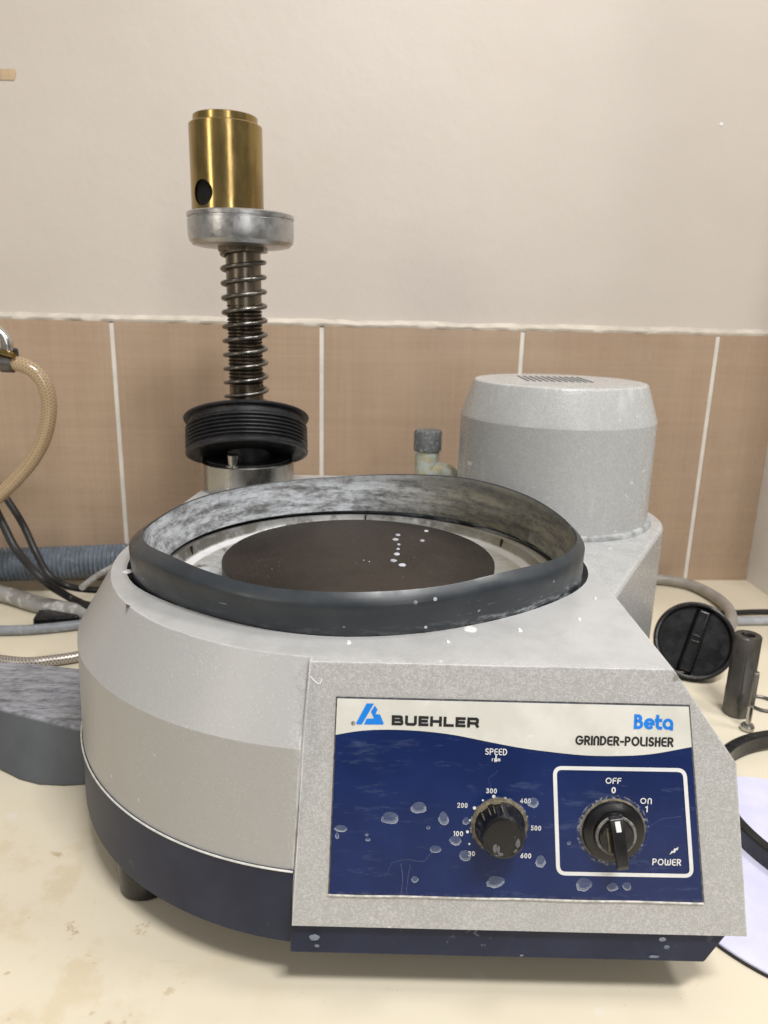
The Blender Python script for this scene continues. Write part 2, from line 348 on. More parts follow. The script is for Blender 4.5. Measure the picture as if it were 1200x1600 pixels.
def table_mat():
    t = NT('cream_laminate'); x, y, z = t.sep()[:3]
    c = t.mix(t.ramp(t.noise(5, 4), 0.3, 0.7), (0.685, 0.615, 0.475), (0.735, 0.67, 0.53))
    left = t.ramp(t.math('ADD', x, t.math('MULTIPLY', y, 0.3)), 0.10, -0.10)
    near = t.ramp(y, 0.50, 0.40)
    area_ = t.math('MULTIPLY', left, near)
    s = t.math('MULTIPLY', t.ramp(t.noise(26, 5, 0.65), 0.50, 0.64), area_); c = t.mix(t.math('MULTIPLY', s, 0.32), c, (0.54, 0.41, 0.20))
    s2 = t.math('MULTIPLY', t.ramp(t.noise(48, 4, 0.65), 0.63, 0.70), area_); c = t.mix(t.math('MULTIPLY', s2, 0.6), c, (0.40, 0.25, 0.09))
    k = t.math('MULTIPLY', t.ramp(t.voro(42), 0.22, 0.12), t.ramp(t.noise(17, 2), 0.55, 0.62)); c = t.mix(t.math('MULTIPLY', k, 0.45), c, (0.74, 0.71, 0.64))
    sm = t.ramp(t.noise(12, 5, 0.7), 0.55, 0.75); c = t.mix(t.math('MULTIPLY', sm, 0.25), c, (0.50, 0.44, 0.33))
    gr = t.math('MULTIPLY', t.ramp(t.voro(210), 0.085, 0.05), t.ramp(t.noise(23, 2), 0.52, 0.6)); c = t.mix(t.math('MULTIPLY', gr, 0.6), c, (0.30, 0.22, 0.14))
    sc = t.math('MULTIPLY', t.ramp(t.noise(240, 2, 0.5, t.mapping((0.06, 1, 1), (0, 0, 0.5))), 0.68, 0.74), t.ramp(t.noise(11, 2), 0.5, 0.62)); c = t.mix(t.math('MULTIPLY', sc, 0.3), c, (0.50, 0.43, 0.31))
    t.set(c, t.ramp(t.noise(20, 4), 0.3, 0.7, 0.30, 0.46)); t.bump(t.noise(40, 3), 0.04, 0.001); return t.m
M_table = table_mat()
# ------------------------------------------------------------------ setting: table and walls
WA, WB = 0.974, 0.07                    # back wall face: y = WA + WB*x
wd = Vector((1, WB, 0)).normalized(); wnrm = Vector((WB, -1, 0)).normalized()   # along the wall, out of the wall
def wpt(x, z, out=0.0): return Vector((x, WA+WB*x, z)) + wnrm*out
XC = 0.528
rw_d = Vector((0.02, -1, 0)).normalized()
c0 = wpt(XC, 0)
V, F = prism([(-1.6, -0.12), (0.62, -0.12), (c0.x+0.03, c0.y+0.02), (-1.6, WA-1.6*WB+0.02)], -0.04, 0.0)
tag(build('table_top', V, F, M_table, bevel=0.003), kind='structure')
def wall_slab(xa, xb, za, zb, o0, o1):
    p = [wpt(xa, za, o0), wpt(xb, za, o0), wpt(xb, za, o1), wpt(xa, za, o1)]
    V = [*p, *[q+Vector((0, 0, zb-za)) for q in p]]
    return V, [(3, 2, 1, 0), (4, 5, 6, 7), (0, 1, 5, 4), (1, 2, 6, 5), (2, 3, 7, 6), (3, 0, 4, 7)]
TT = 0.3445                             # top of the tile row
V, F = wall_slab(-1.8, XC+0.3, -0.3, 2.4, -0.006, -0.10)
wall = tag(build('back_wall', V, F, M_wall, smooth=False), kind='structure')
V, F = wall_slab(-1.8, XC+0.2, -0.2, TT-0.002, 0.0, -0.0055)
build('grout', V, F, M_grout, wall)
joints = [-0.609, -0.347, -0.085, 0.175, 0.437, 0.70]
for a, b in zip([-0.871]+joints[:-1], joints):
    V, F = wall_slab(a+0.0028, min(b, XC+0.1)-0.0028, -0.15, TT, 0.0010, -0.0052)
    o = build('wall_tile', V, F, M_tile, wall, bevel=0.0006)
# ragged bead of filler over the tiles
n = 260; V = []; F = []
for i in range(n+1):
    x = -0.9 + (XC+0.93)*i/n
    zt = TT + 0.0070 + 0.002*noise.noise((x*14, 0, 0)) + 0.0016*noise.noise((x*60, 3, 0))
    zb = TT - 0.0012 + 0.0016*noise.noise((x*45, 7, 0)) + 0.001*noise.noise((x*140, 9, 0))
    out = 0.0012 + 0.0012*noise.noise((x*50, 11, 0))
    V += [wpt(x, zb, 0.0005), wpt(x, zb+0.0008, out), wpt(x, (zt+zb)/2, out+0.0006), wpt(x, zt-0.001, out*0.3-0.003), wpt(x, zt+0.002, -0.0075)]
    if i: F += [((i-1)*5+k, i*5+k, i*5+k+1, (i-1)*5+k+1) for k in range(4)]
build('filler_bead', V, F, M_filler, wall, sharp=60)
# side wall on the right
V = []
for s, o in ((0, 0), (0.30, 0), (0.30, 0.1), (0, 0.1)):
    p = c0 + rw_d*s + Vector((o, 0, 0)) ; V.append(p+Vector((0, 0, -0.3)))
V = V + [v+Vector((0, 0, 2.7)) for v in V]
tag(build('side_wall', V, [(3, 2, 1, 0), (4, 5, 6, 7), (0, 1, 5, 4), (1, 2, 6, 5), (2, 3, 7, 6), (3, 0, 4, 7)], simple('white_side_wall', (0.84, 0.83, 0.81), 0.7, var=0.04, scale=20, bump=0.2), smooth=False), kind='structure')
# scrap of tape on the wall
def wall_px(px, py, out):
    d = ray(px, py); q = CP; t = (WA + WB*q.x - q.y)/(d.y-WB*d.x); return q+d*t+wnrm*(-0.006+out)
M_tape = simple('brown_tape', (0.46, 0.34, 0.21), 0.55)
pts = [(-22, 106), (20, 105), (22, 113), (19, 123), (-22, 122)]
V = [wall_px(x, y, 0.0003) for x, y in pts] + [wall_px(x, y, 0.0009) for x, y in pts]
n = len(pts)
tag(build('tape', V, [tuple(range(n)), tuple(range(n, 2*n))]+[(i, (i+1) % n, n+(i+1) % n, n+i) for i in range(n)], M_tape, smooth=False),
    'small scrap of brown tape stuck high on the beige wall', 'tape')
# ------------------------------------------------------------------ the grinder-polisher
CX, CY = -0.018, 0.528
G = thing('grinder_polisher', 'silver grey bench grinder polisher with navy base, round bowl and blue control panel', 'grinder', (CX, CY, 0))
BZ = {'t': 0.186, 'm': 0.138, 'b': 0.046}
def box_front(z): return 0.3475 - (0.186-z)*(0.0275/0.14)
def outline(level):
    """plan outline of the shell: list of (x, y, z); same count at every level"""
    R, zc = {'t': (0.176, 0.186), 'm': (0.200, 0.146), 'b': (0.202, 0.0745)}[level]
    xr, zb, xl = {'t': (0.152, 0.186, -0.0365), 'm': (0.187, 0.138, -0.0395), 'b': (0.198, 0.046, -0.0436)}[level]
    yf = box_front(zb); P = [(xl, yf, zb), (xr, yf, zb), (xr, 0.50, zb), (xr-0.004, 0.575, zb), (0.055, 0.675, zb), (0.055, 0.80, zb)]
    P += [(CX-R+0.016, 0.80, zc), (CX-R+0.004, 0.62, zc)]
    a1 = PI + math.acos((CX-xl)/R) if xl < CX else PI
    a1 = 2*PI - math.acos((xl-CX)/R)
    N = 44
    for i in range(N+1):
        a = PI + (a1-PI)*i/N
        P.append((CX+R*math.cos(a), CY+R*math.sin(a), zc))
    return P
L = [outline(k) for k in 'tmb']; n = len(L[0])
HOLE = [(-180, .166), (-156, .166), (-145, .159), (-134, .1525), (-122, .149), (-111, .1495), (-93, .150), (-77, .1475), (-57, .147), (-38, .1535), (-21, .165), (-13, .1685), (0, .167), (25, .163), (60, .158), (90, .157), (125, .158), (155, .163), (180, .166)]
def interp(tab, a):
    a = (a+180) % 360-180
    for (a0, v0), (a1, v1) in zip(tab, tab[1:]):
        if a0 <= a <= a1: return v0+(v1-v0)*(a-a0)/(a1-a0)
def smooth_interp(tab, a, w=7): return sum(interp(tab, a+d) for d in (-w, -w/2, 0, w/2, w))/5
bm = bmesh.new()
VV = [[bm.verts.new((x-CX, y-CY, z)) for x, y, z in lv] for lv in L]
for k in range(2):
    for i in range(n):
        j = (i+1) % n; bm.faces.new((VV[k][i], VV[k][j], VV[k+1][j], VV[k+1][i]))
NH = 120; hv = []; hv2 = []
for i in range(NH):
    a = 360*i/NH; r = smooth_interp(HOLE, a); ca, sa = math.cos(math.radians(a)), math.sin(math.radians(a))
    hv.append(bm.verts.new((r*ca, r*sa, 0.186))); hv2.append(bm.verts.new((r*ca, r*sa, 0.168)))
ed = []
for i in range(NH):
    f = bm.faces.new((hv[i], hv[(i+1) % NH], hv2[(i+1) % NH], hv2[i]))
for ring in (hv, VV[0]):
    for i in range(len(ring)):
        e = bm.edges.get((ring[i], ring[(i+1) % len(ring)])); ed.append(e)
bmesh.ops.triangle_fill(bm, edges=ed, use_beauty=True)
bmesh.ops.recalc_face_normals(bm, faces=bm.faces)
me = bpy.data.meshes.new('housing'); bm.to_mesh(me); bm.free()
for p in me.polygons: p.use_smooth = True
me.materials.append(M_body)
housing = bpy.data.objects.new('housing', me); COL.objects.link(housing); housing.parent = G
b = housing.modifiers.new('bevel', 'BEVEL'); b.width = 0.0022; b.segments = 3; b.limit_method = 'ANGLE'; b.angle_limit = math.radians(21); b.harden_normals = True
# navy base
def base_outline(lo):
    z_c = 0.028 if lo else 0.0740; z_b = 0.0275 if lo else 0.0455; R = 0.2034 if lo else 0.2028
    xl = -0.0448; yf = 0.3205 if lo else 0.3235; xr = 0.178 if lo else 0.1905
    P = [(xl, yf, z_b), (xr, yf, z_b), (xr+0.002, yf+0.02, z_b), (0.1965, 0.36, z_b), (0.1965, 0.575, z_b), (0.055, 0.68, z_b), (0.055, 0.798, z_b), (CX-R+0.018, 0.798, z_c), (CX-R+0.004, 0.62, z_c)]
    a1 = 2*PI - math.acos((xl-CX)/R); N = 44
    for i in range(N+1):
        a = PI+(a1-PI)*i/N; P.append((CX+R*math.cos(a), CY+R*math.sin(a), z_c))
    return P
T, Bm = base_outline(False), base_outline(True); n = len(T)
F = [(i, (i+1) % n, n+(i+1) % n, n+i) for i in range(n)] + [tuple(range(n))[::-1], tuple(range(n, 2*n))]
build('base', T+Bm, F, M_navy, G, bevel=0.0012, bang=24)
for x, y in ((-0.1475, 0.398), (0.13, 0.40), (-0.13, 0.70), (0.13, 0.70)):
    lathe_obj('foot', [(0, 0), (0.0150, 0), (0.0168, 0.002), (0.0182, 0.029), (0, 0.029)], M_black, G, 32, Matrix.Translation((x, y, 0)))
path = []
for i in range(45):
    a = PI+(2*PI-math.acos((-0.0436-CX)/0.2028)-PI)*i/44; path.append(Vector((CX+0.2030*math.cos(a), CY+0.2030*math.sin(a), 0.0741)))
path = [Vector((CX-0.2000, 0.62, 0.0741))]+path
V, F, UV = tube(path, 0.0006, 8); build('seam_bead', V, F, simple('worn_paint_edge', (0.60, 0.60, 0.58), 0.5, scale=200), G)
# bowl and platen
MC = Matrix.Translation((CX, CY, 0))
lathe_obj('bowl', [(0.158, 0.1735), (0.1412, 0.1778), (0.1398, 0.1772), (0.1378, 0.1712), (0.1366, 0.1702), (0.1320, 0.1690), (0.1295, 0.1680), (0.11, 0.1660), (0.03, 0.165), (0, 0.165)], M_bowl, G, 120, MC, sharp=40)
for px, py in ((572, 805), (804, 846), (268, 858)):
    a = math.atan2(at_z(px, py, 0.174).y-CY, at_z(px, py, 0.174).x-CX)
    V, F = boxg(0.1384, 0, 0.1742, 0.0016, 0.0013, 0.0078, MC @ Matrix.Rotation(a, 4, 'Z')); build('drain_slot', V, F, M_hole_dark, G, smooth=False)
platen = lathe_obj('platen', [(0, 0.168), (0.1005, 0.168), (0.1015, 0.169), (0.1015, 0.1832), (0.1007, 0.184), (0.06, 0.184), (0, 0.184)], M_platen, G, 120, MC)
def blob(cx, cy, rx, ry, seed, n=26, rough=0.22, pinch=0.0):
    out = []
    for i in range(n):
        a = 2*PI*i/n; k = 1+rough*noise.noise((math.cos(a)*1.3+seed*7.1, math.sin(a)*1.3, seed))+0.5*rough*noise.noise((math.cos(a)*4, math.sin(a)*4+seed*3.3, seed))
        out.append((cx+rx*k*math.cos(a), cy+ry*k*math.sin(a)))
    return out
for i, (px, py, r) in enumerate([(622, 836, 4.5), (618, 843, 5), (623, 851, 3), (622, 858, 3), (620, 866, 5), (615, 876, 5), (629, 883, 5.5), (666, 830, 4), (660, 845, 4), (568, 876, 1), (577, 878, 1)]):
    p = at_z(px, py, 0.184); k = r*0.55/1150; pts = blob(p.x, p.y, k, k*1.35, i); m = len(pts)
    V = [(x, y, 0.18412) for x, y in pts]+[(p.x+(x-p.x)*0.7, p.y+(y-p.y)*0.7, 0.1846) for x, y in pts]
    build('drop', [Vector(v)-Vector((CX, CY, 0)) for v in V], [(j, (j+1) % m, m+(j+1) % m, m+j) for j in range(m)]+[tuple(m+j for j in range(m))], M_drop, platen, local=True)
# splash ring: soft rubber, sagging crest
CR_ = [(-180, .1535, .2070), (-165, .1540, .2105), (-150, .1540, .2137), (-138, .1510, .2157), (-125, .150, .2142), (-117, .150, .2130), (-111, .150, .2120), (-99, .150, .2123), (-88, .150, .2130), (-77, .150, .2138), (-69, .150, .2145), (-56, .150, .2168), (-48, .1505, .2164), (-40, .153, .2155), (-33, .156, .2150), (-20, .157, .2140), (-5, .157, .2120),
       (8, .1545, .2140), (23, .151, .2180), (42, .150, .2200), (55, .150, .2203), (72, .150, .2174), (90, .150, .2140), (106, .150, .2120), (125, .150, .2102), (141, .150, .2105), (158, .150, .2100), (169, .151, .2088), (180, .1535, .2070)]
CREST = [(a, z) for a, r, z in CR_]; CRR = [(a, r) for a, r, z in CR_]
ROUT = [(-180, .163), (-155, .1635), (-140, .1595), (-125, .1558), (-110, .1548), (-60, .1548), (-45, .1575), (-30, .161), (-15, .1635), (0, .163), (20, .158), (45, .156), (135, .156), (160, .158), (180, .163)]
NS = 180; V = []; F = []; fm = []
PN = 13
for i in range(NS):
    a = -180+360*i/NS; ca, sa = math.cos(math.radians(a)), math.sin(math.radians(a))
    zc = smooth_interp(CREST, a, 5); cr_ = smooth_interp(CRR, a, 5); ro_ = smooth_interp(ROUT, a, 5); rh = smooth_interp(HOLE, a)-0.0002-0.003*max(0.0, min(1.0, (abs(a+88)-45)/25))
    rh = min(rh, 0.1632)
    h = zc-0.176; ri = 0.1435+0.006*max(0, math.cos(math.radians(a-20)))
    w = ro_-cr_
    prof = [(rh-0.001, 0.174), (rh, 0.186), (ro_-0.0003, zc-0.014), (ro_, zc-0.0075), (ro_-0.05*w, zc-0.0060), (ro_-0.22*w, zc-0.0044), (ro_-0.55*w, zc-0.0024),
            (cr_+0.12*w, zc-0.0004), (cr_+0.0002, zc), (cr_-0.0005, zc-0.0008), (cr_-0.0008, zc-0.006), ((cr_-0.0008+ri)/2+0.001, (zc+0.181)/2), (ri, 0.1805)]
    for r, z in prof: V.append((CX+r*ca, CY+r*sa, z))
for i in range(NS):
    j = (i+1) % NS
    for k in range(PN):
        k2 = (k+1) % PN; F.append((i*PN+k, j*PN+k, j*PN+k2, i*PN+k2)); fm.append(1 if k in (9, 10, 11) else 0)
ringo = build('splash_ring', V, F, [M_ring_o, M_ring_i], G, sharp=60)
for p, m in zip(ringo.data.polygons, fm): p.material_index = m
# motor tray and motor cover
MX, MY, MR = 0.1705, 0.738, 0.0957
def hull_plan(rm, rp, y_top=None):
    dx, dy = MX-CX, MY-CY; d = math.hypot(dx, dy); base = math.atan2(dy, dx); al = math.acos((rp-rm)/d); P = []
    for i in range(33):
        a = base-al + 2*al*i/32; P.append((MX+rm*math.cos(a), MY+rm*math.sin(a)))
    a = base+al; P.append((CX+rp*math.cos(a)*0.9, CY+rp*math.sin(a)*0.9)); P.append((CX+0.1, CY+0.1))
    a = base-al; P.append((CX+rp*math.cos(a)*0.9, CY+rp*math.sin(a)*0.9)); return P
pl_ = hull_plan(0.1125, 0.197)
V, F = prism(pl_, 0.03, 0.165)
build('motor_tray', V, F, M_motor, G, bevel=0.004, bang=30)
zt = 0.305
motor = lathe_obj('motor_cover', [(0.0968, 0.1652), (0.0961, 0.176), (0.0955, 0.2660), (0.0950, 0.2680), (0.0942, 0.2700), (0.0848, 0.2985), (0.0838, 0.3003), (0.0822, 0.3013), (0, 0.3013)], M_motor, G, 96, Matrix.Translation((MX, MY, 0)), sharp=11)
lathe_obj('gasket', [(0.094, 0.1653), (0.1005, 0.1653), (0.0995, 0.168), (0.094, 0.171)], simple('motor_gasket', (0.30, 0.31, 0.31), 0.7, scale=90, var=0.4), G, 96, Matrix.Translation((MX, MY, 0)))
vs = []
for i in range(11):
    vs.append(boxg(MX-0.034+i*0.0062, MY+0.012, 0.3015, 0.0018, 0.062, 0.0008, None))
V, F = join(*vs); build('vent_slots', V, F, simple('slot_dark', (0.14, 0.14, 0.14), 0.8), motor, smooth=False)
# ------------------------------------------------------------------ control panel
PN_ = Vector((0, -1, 0.0275/0.14)).normalized(); PV = Vector((0, 0.0275/0.14, 1)).normalized(); PU = Vector((1, 0, 0))
P0 = Vector((0.08, box_front(0.12), 0.12))
def pp(px, py, h=0.0):
    """pixel measured on the photograph -> point on the panel face, lifted h"""
    d = ray(px, py); q = P0; t = (q-CP).dot(PN_)/d.dot(PN_); return CP+d*t+PN_*h
def sheet(pts, h0, h1):
    n = len(pts); V = [pp(x, y, h0) for x, y in pts]+[pp(x, y, h0)+PN_*(h1-h0) for x, y in pts]
    return V, [tuple(range(n))[::-1], tuple(range(n, 2*n))]+[(i, (i+1) % n, n+(i+1) % n, n+i) for i in range(n)]
LC = [(527, 1090), (1075, 1103), (1097, 1408), (515, 1395)]
V, F = sheet([(525.2, 1088), (1077.5, 1101), (1100.5, 1412), (512.5, 1398.5)], 0.0, 0.0003)
edge = build('label_edge', V, F, M_edge, G, smooth=False)  # dark sheet put in for the shadowed groove round the label
V, F = sheet(LC, 0.0, 0.0008)
panel = build('control_label', V, F, M_lb, G, smooth=False)
# pale bead along the bottom of the label
path = [pp(513+i*58.6, 1397.5+i*1.32+0.6*math.sin(i*2.1), 0.0005) for i in range(11)]
V, F, _ = tube(cr_spline(path, 4), 0.0006, 8); build('edge_bead', V, F, simple('dried_edge', (0.5, 0.49, 0.46), 0.7, scale=300, var=0.3), panel)
wave = [(524.6, 1147), (562, 1141), (603, 1139), (655, 1141), (707, 1147), (758, 1157), (810, 1167), (862, 1174), (913, 1179), (965, 1180), (1017, 1177), (1079.6, 1166)]
wv = [(p.x, p.y) for p in cr_spline([(x, y, 0) for x, y in wave], 6)]
V, F = sheet([(527.3, 1090.3), *wv, (1074.8, 1103.3)][::-1], 0.0008, 0.0010)
build('label_band', V, F, M_lw, panel, smooth=False)
# --- stroke lettering
def arc(cx, cy, rx, ry, a0, a1, n=14): return [(cx+rx*math.cos(math.radians(a0+(a1-a0)*i/n)), cy+ry*math.sin(math.radians(a0+(a1-a0)*i/n))) for i in range(n+1)]
GL = {
 'S': (.54, [arc(.28, .745, .24, .255, 35, 270) + arc(.26, .245, .27, .245, 90, -145)[1:]]),
 'P': (.56, [[(0, 0), (0, 1)], [(0, 1), (.26, 1)]+arc(.27, .73, .28, .27, 90, -90)+[(.14, .46)]]),
 'E': (.5, [[(.5, 1), (.25, 1)]+arc(.26, .72, .26, .28, 90, 180)+arc(.26, .28, .26, .28, 180, 270)+[(.5, 0)], [(0, .5), (.46, .5)]]),
 'D': (.62, [[(0, 0), (0, 1), (.2, 1)]+arc(.2, .5, .42, .5, 90, -90)+[(0, 0)]]),
 'O': (.84, [arc(.42, .5, .42, .5, 90, 450, 28)]),
 'F': (.48, [[(.5, 1), (.25, 1)]+arc(.26, .72, .26, .28, 90, 180)+[(0, 0)], [(0, .5), (.44, .5)]]),
 'N': (.54, [[(0, 0), (0, .68)]+arc(.27, .68, .27, .32, 180, 0)+[(.54, 0)]]),
 'W': (.9, [[(0, 1), (0, .26)]+arc(.225, .26, .225, .26, 180, 360)+[(.45, .8)], arc(.675, .26, .225, .26, 180, 360)+[(.9, 1)]]),
 'R': (.56, [[(0, 0), (0, 1)], [(0, 1), (.26, 1)]+arc(.27, .74, .27, .26, 90, -90)+[(.14, .48)], [(.27, .48), (.56, 0)]]),
 'G': (.86, [arc(.44, .5, .44, .5, 48, 360, 22)+[(.5, .5)]]),
 'I': (.0, [[(0, 0), (0, 1)]]),
 'L': (.42, [[(0, 1), (0, .25)]+arc(.25, .25, .25, .25, 180, 270)+[(.44, 0)]]),
 'H': (.52, [[(0, 0), (0, 1)], [(.52, 0), (.52, 1)], [(0, .5), (.52, .5)]]),
 '-': (.3, [[(0, .42), (.3, .42)]]),
 'B': (.62, [[(.02, 1), (.02, 0), (.3, 0)]+arc(.3, .28, .3, .28, -90, 90)+[(.2, .56)], [(.02, 1), (.24, 1)]+arc(.24, .79, .24, .21, 90, -60)]),
 'e': (.72, [arc(.36, .35, .36, .35, 0, 300, 22), [(.1, .35), (.72, .35)]]),
 't': (.36, [[(.06, 1), (.06, .24)]+arc(.28, .24, .22, .24, 180, 270)+[(.38, 0)], [(-.04, .66), (.36, .66)]]),
 'a': (.72, [[(.72, -.06), (.72, .35)]+arc(.36, .35, .36, .35, 0, 292, 22)]),
 'r': (.3, [[(0, 0), (0, .6), (.3, .7)]]), 'p': (.5, [[(0, -.3), (0, .7)], arc(.25, .35, .25, .35, 180, -180, 14)]),
 'm': (.7, [[(0, 0), (0, .7), (.7, .7), (.7, 0)], [(.35, .7), (.35, 0)]]),
 '0': (.5, [arc(.25, .5, .25, .5, 90, 450, 22)]), '1': (.16, [[(0, .86), (.16, 1), (.16, 0)]]),
 '2': (.5, [arc(.25, .74, .25, .26, 165, -25)+[(.02, 0), (.52, 0)]]),
 '3': (.48, [arc(.22, .75, .24, .25, 150, -90, 14), arc(.22, .25, .26, .25, 90, -150, 14)]),
 '4': (.56, [[(.4, 0), (.4, 1), (0, .28), (.58, .28)]]), '5': (.5, [[(.46, 1), (.1, 1), (.06, .56)]+arc(.23, .31, .27, .31, 118, -145)]),
 '6': (.5, [arc(.25, .29, .25, .29, 90, 450, 20), [(.4, 1), (.03, .42)]]),
}
# wide square bold capitals of the maker's name
WB_ = {
 'B': (1.06, [[(0, 0), (0, 1), (.86, 1), (.98, .9), (.98, .62), (.88, .52), (1.02, .42), (1.06, .3), (1.06, .1), (.94, 0), (0, 0)], [(0, .52), (.9, .52)]]),
 'U': (1.06, [[(0, 1), (0, .14), (.14, 0), (.92, 0), (1.06, .14), (1.06, 1)]]),
 'E': (.86, [[(.86, 1), (0, 1), (0, 0), (.86, 0)], [(0, .5), (.78, .5)]]),
 'H': (1.06, [[(0, 0), (0, 1)], [(1.06, 0), (1.06, 1)], [(0, .5), (1.06, .5)]]),
 'L': (.9, [[(0, 1), (0, 0), (.9, 0)]]),
 'R': (1.06, [[(0, 0), (0, 1), (.92, 1), (1.04, .88), (1.04, .5), (.92, .4), (0, .4)], [(.84, .4), (1.06, 0)]]),
}
def ribbon(pts, w):
    """flat ribbon along 2D polyline -> (left, right) lists with mitred joins"""
    P = [Vector(p) for p in pts]; Q = [P[0]]
    for p in P[1:]:
        if (p-Q[-1]).length > 1e-6: Q.append(p)
    P = Q; closed = (P[0]-P[-1]).length < 1e-5 and len(P) > 3
    if closed: P = P[:-1]
    n = len(P); Lf = []; Rt = []
    for i in range(n):
        a = P[i]-P[i-1] if (i or closed) else P[1]-P[0]
        b = P[(i+1) % n]-P[i] if (i < n-1 or closed) else P[-1]-P[-2]
        a = a.normalized(); b = b.normalized(); na = Vector((-a.y, a.x)); nb = Vector((-b.y, b.x)); m = na+nb
        if m.length < 1e-4: m = na
        m.normalize(); k = min(1.6, 1/max(0.35, m.dot(na)))
        Lf.append(P[i]+m*(w/2*k)); Rt.append(P[i]-m*(w/2*k))
    return Lf, Rt, closed
def lettering(items):
    """items: (text, font, left baseline px, right baseline px, height px, stroke weight, gap)"""
    V = []; F = []; lift = 0
    for text, font, (xa, ya), (xb, yb), hh, sw, gap in items:
        A = pp(xa, ya); Bq = pp(xb, yb); ux = (Bq-A); Wd = ux.length; ux = ux/Wd; vy = PN_.cross(ux).normalized()
        H = (pp(xa, ya)-pp(xa, ya-hh)).length
        adv = 0; seq = []
        for ch in text:
            w, st = font[ch]; seq.append((adv, st)); adv += w+sw+gap
        tot = adv-gap
        sx = Wd/tot/1.0
        for off, st in seq:
            for s in st:
                lift = (lift+1) % 7; hgt = 0.00112+lift*0.000012
                # stroke centre lines live in [sw/2, 1-sw/2]
                pts = [((off+sw/2+x)*sx, (sw/2+y*(1-sw))*H) for x, y in s]
                wst = sw*H*0.92 if sx >= H*0.8 else sw*(H+sx)/2*0.95
                if (Vector(pts[0])-Vector(pts[-1])).length > 1e-5:
                    e0 = (Vector(pts[0])-Vector(pts[1])).normalized()*wst*0.5; e1 = (Vector(pts[-1])-Vector(pts[-2])).normalized()*wst*0.5
                    pts = [tuple(Vector(pts[0])+e0)]+pts+[tuple(Vector(pts[-1])+e1)]
                Lf, Rt, closed = ribbon(pts, sw*H*0.92 if sx >= H*0.8 else sw*(H+sx)/2*0.95)
                b0 = len(V); n = len(Lf)
                for p in Lf+Rt: V.append(A+ux*p.x+vy*p.y+PN_*hgt)
                for i in range(n if closed else n-1):
                    j = (i+1) % n; F.append((b0+i, b0+n+i, b0+n+j, b0+j))
    return V, F
def word(item, m, nm='lettering'): return build(nm, *lettering([item]), m, panel, smooth=False)
word(('BUEHLER', WB_, (612, 1132.3), (747.5, 1136.3), 16.5, .315, .22), M_printblack, 'maker_name')
word(('GRINDER-POLISHER', GL, (898, 1163), (1050.5, 1166.2), 15.6, .235, .11), M_printblack, 'product_line')
# registered mark
ringp = arc(0, 0, 1, 1, 0, 360, 18)
def flat_poly(pts, h): return [pp(x, y, 0)+PN_*h for x, y in pts], [tuple(range(len(pts)))]
def flat_ring(cx, cy, r, w, h, n=20):
    o = [(cx+(r+w/2)*math.cos(2*PI*i/n), cy+(r+w/2)*math.sin(2*PI*i/n)) for i in range(n)]; q = [(cx+(r-w/2)*math.cos(2*PI*i/n), cy+(r-w/2)*math.sin(2*PI*i/n)) for i in range(n)]
    return [pp(x, y, 0)+PN_*h for x, y in o+q], [(i, (i+1) % n, n+(i+1) % n, n+i) for i in range(n)]
V3, F3 = lettering([('R', GL, (550.6, 1130.7), (552.8, 1130.8), 3.4, .2, .1)])
V, F = join(flat_ring(552, 1129, 2.8, 0.7, 0.00115), (V3, F3))
build('registered_mark', V, F, M_printblack, panel, smooth=False)
word(('Beta', GL, (989, 1138.5), (1050, 1140), 24.3, .25, .08), M_printblue, 'product_name')
def cropA(pts): return [(500+x/4, 1070+y/4) for x, y in pts]
lg1 = cropA([(232, 242), (227, 238), (228, 231), (291, 114), (296, 112), (337, 113), (262, 243)])
lg2 = cropA([(343, 126), (360, 151), (347, 178), (373, 181), (378, 186), (398, 236), (396, 242), (390, 244), (275, 243), (292, 207), (338, 206), (319, 163)])
build('logo_bar', *flat_poly(lg1, 0.00115), M_printblue, panel, smooth=False); build('logo_hook', *flat_poly(lg2, 0.00115), M_printblue, panel, smooth=False)
items = [('SPEED', GL, (757.5, 1178), (791.5, 1179), 10.5, .17, .16), ('rpm', GL, (768, 1188), (781, 1188.4), 6, .2, .3),
 ('300', GL, (759, 1238), (775.5, 1238.5), 8, .18, .2), ('200', GL, (714, 1260.5), (730, 1261), 8, .18, .2), ('400', GL, (812, 1253.5), (828.5, 1254), 8, .18, .2),
 ('500', GL, (828.5, 1296), (844.5, 1296.5), 8, .18, .2), ('600', GL, (812.5, 1339), (829, 1339.5), 8, .18, .2), ('100', GL, (708, 1304.5), (723, 1305), 8, .18, .2), ('30', GL, (731, 1336), (741.5, 1336), 8, .18, .2),
 ('OFF', GL, (945, 1223), (969.5, 1223.4), 9.5, .18, .14), ('0', GL, (954, 1238), (961, 1238.2), 10, .22, .2), ('ON', GL, (999, 1254.5), (1017, 1255), 9.5, .18, .2), ('1', GL, (1006.5, 1267.5), (1011, 1267.6), 10, .22, .2),
 ('POWER', GL, (1018, 1350), (1062.5, 1351), 10.5, .18, .18)]
for it in items: word(it, M_white, 'scale_number' if it[0].isdigit() else 'caption')
dots = [(741, 1261, 2.7), (754, 1249, 1.6), (771, 1243, 2.7), (789, 1245.5, 1.7), (804, 1255, 2.7), (815, 1272, 1.7), (820, 1291, 2.7), (734, 1280, 1.6), (730, 1298, 2.4), (733, 1317, 1.6)]
for x, y, r in dots: build('scale_dot', *flat_poly([(x+r*math.cos(2*PI*i/14), y+r*math.sin(2*PI*i/14)) for i in range(14)][::-1], 0.00112), M_white, panel, smooth=False)
def cropB(pts): return [(840+x/4.286, 1080+y/4.286) for x, y in pts]
build('lightning_bolt', *flat_poly(cropB([(877, 1088), (893, 1060), (901, 1064), (911, 1044), (920, 1047), (938, 1035), (932, 1058), (923, 1056), (912, 1076), (903, 1072)]), 0.00113), M_white, panel, smooth=False)
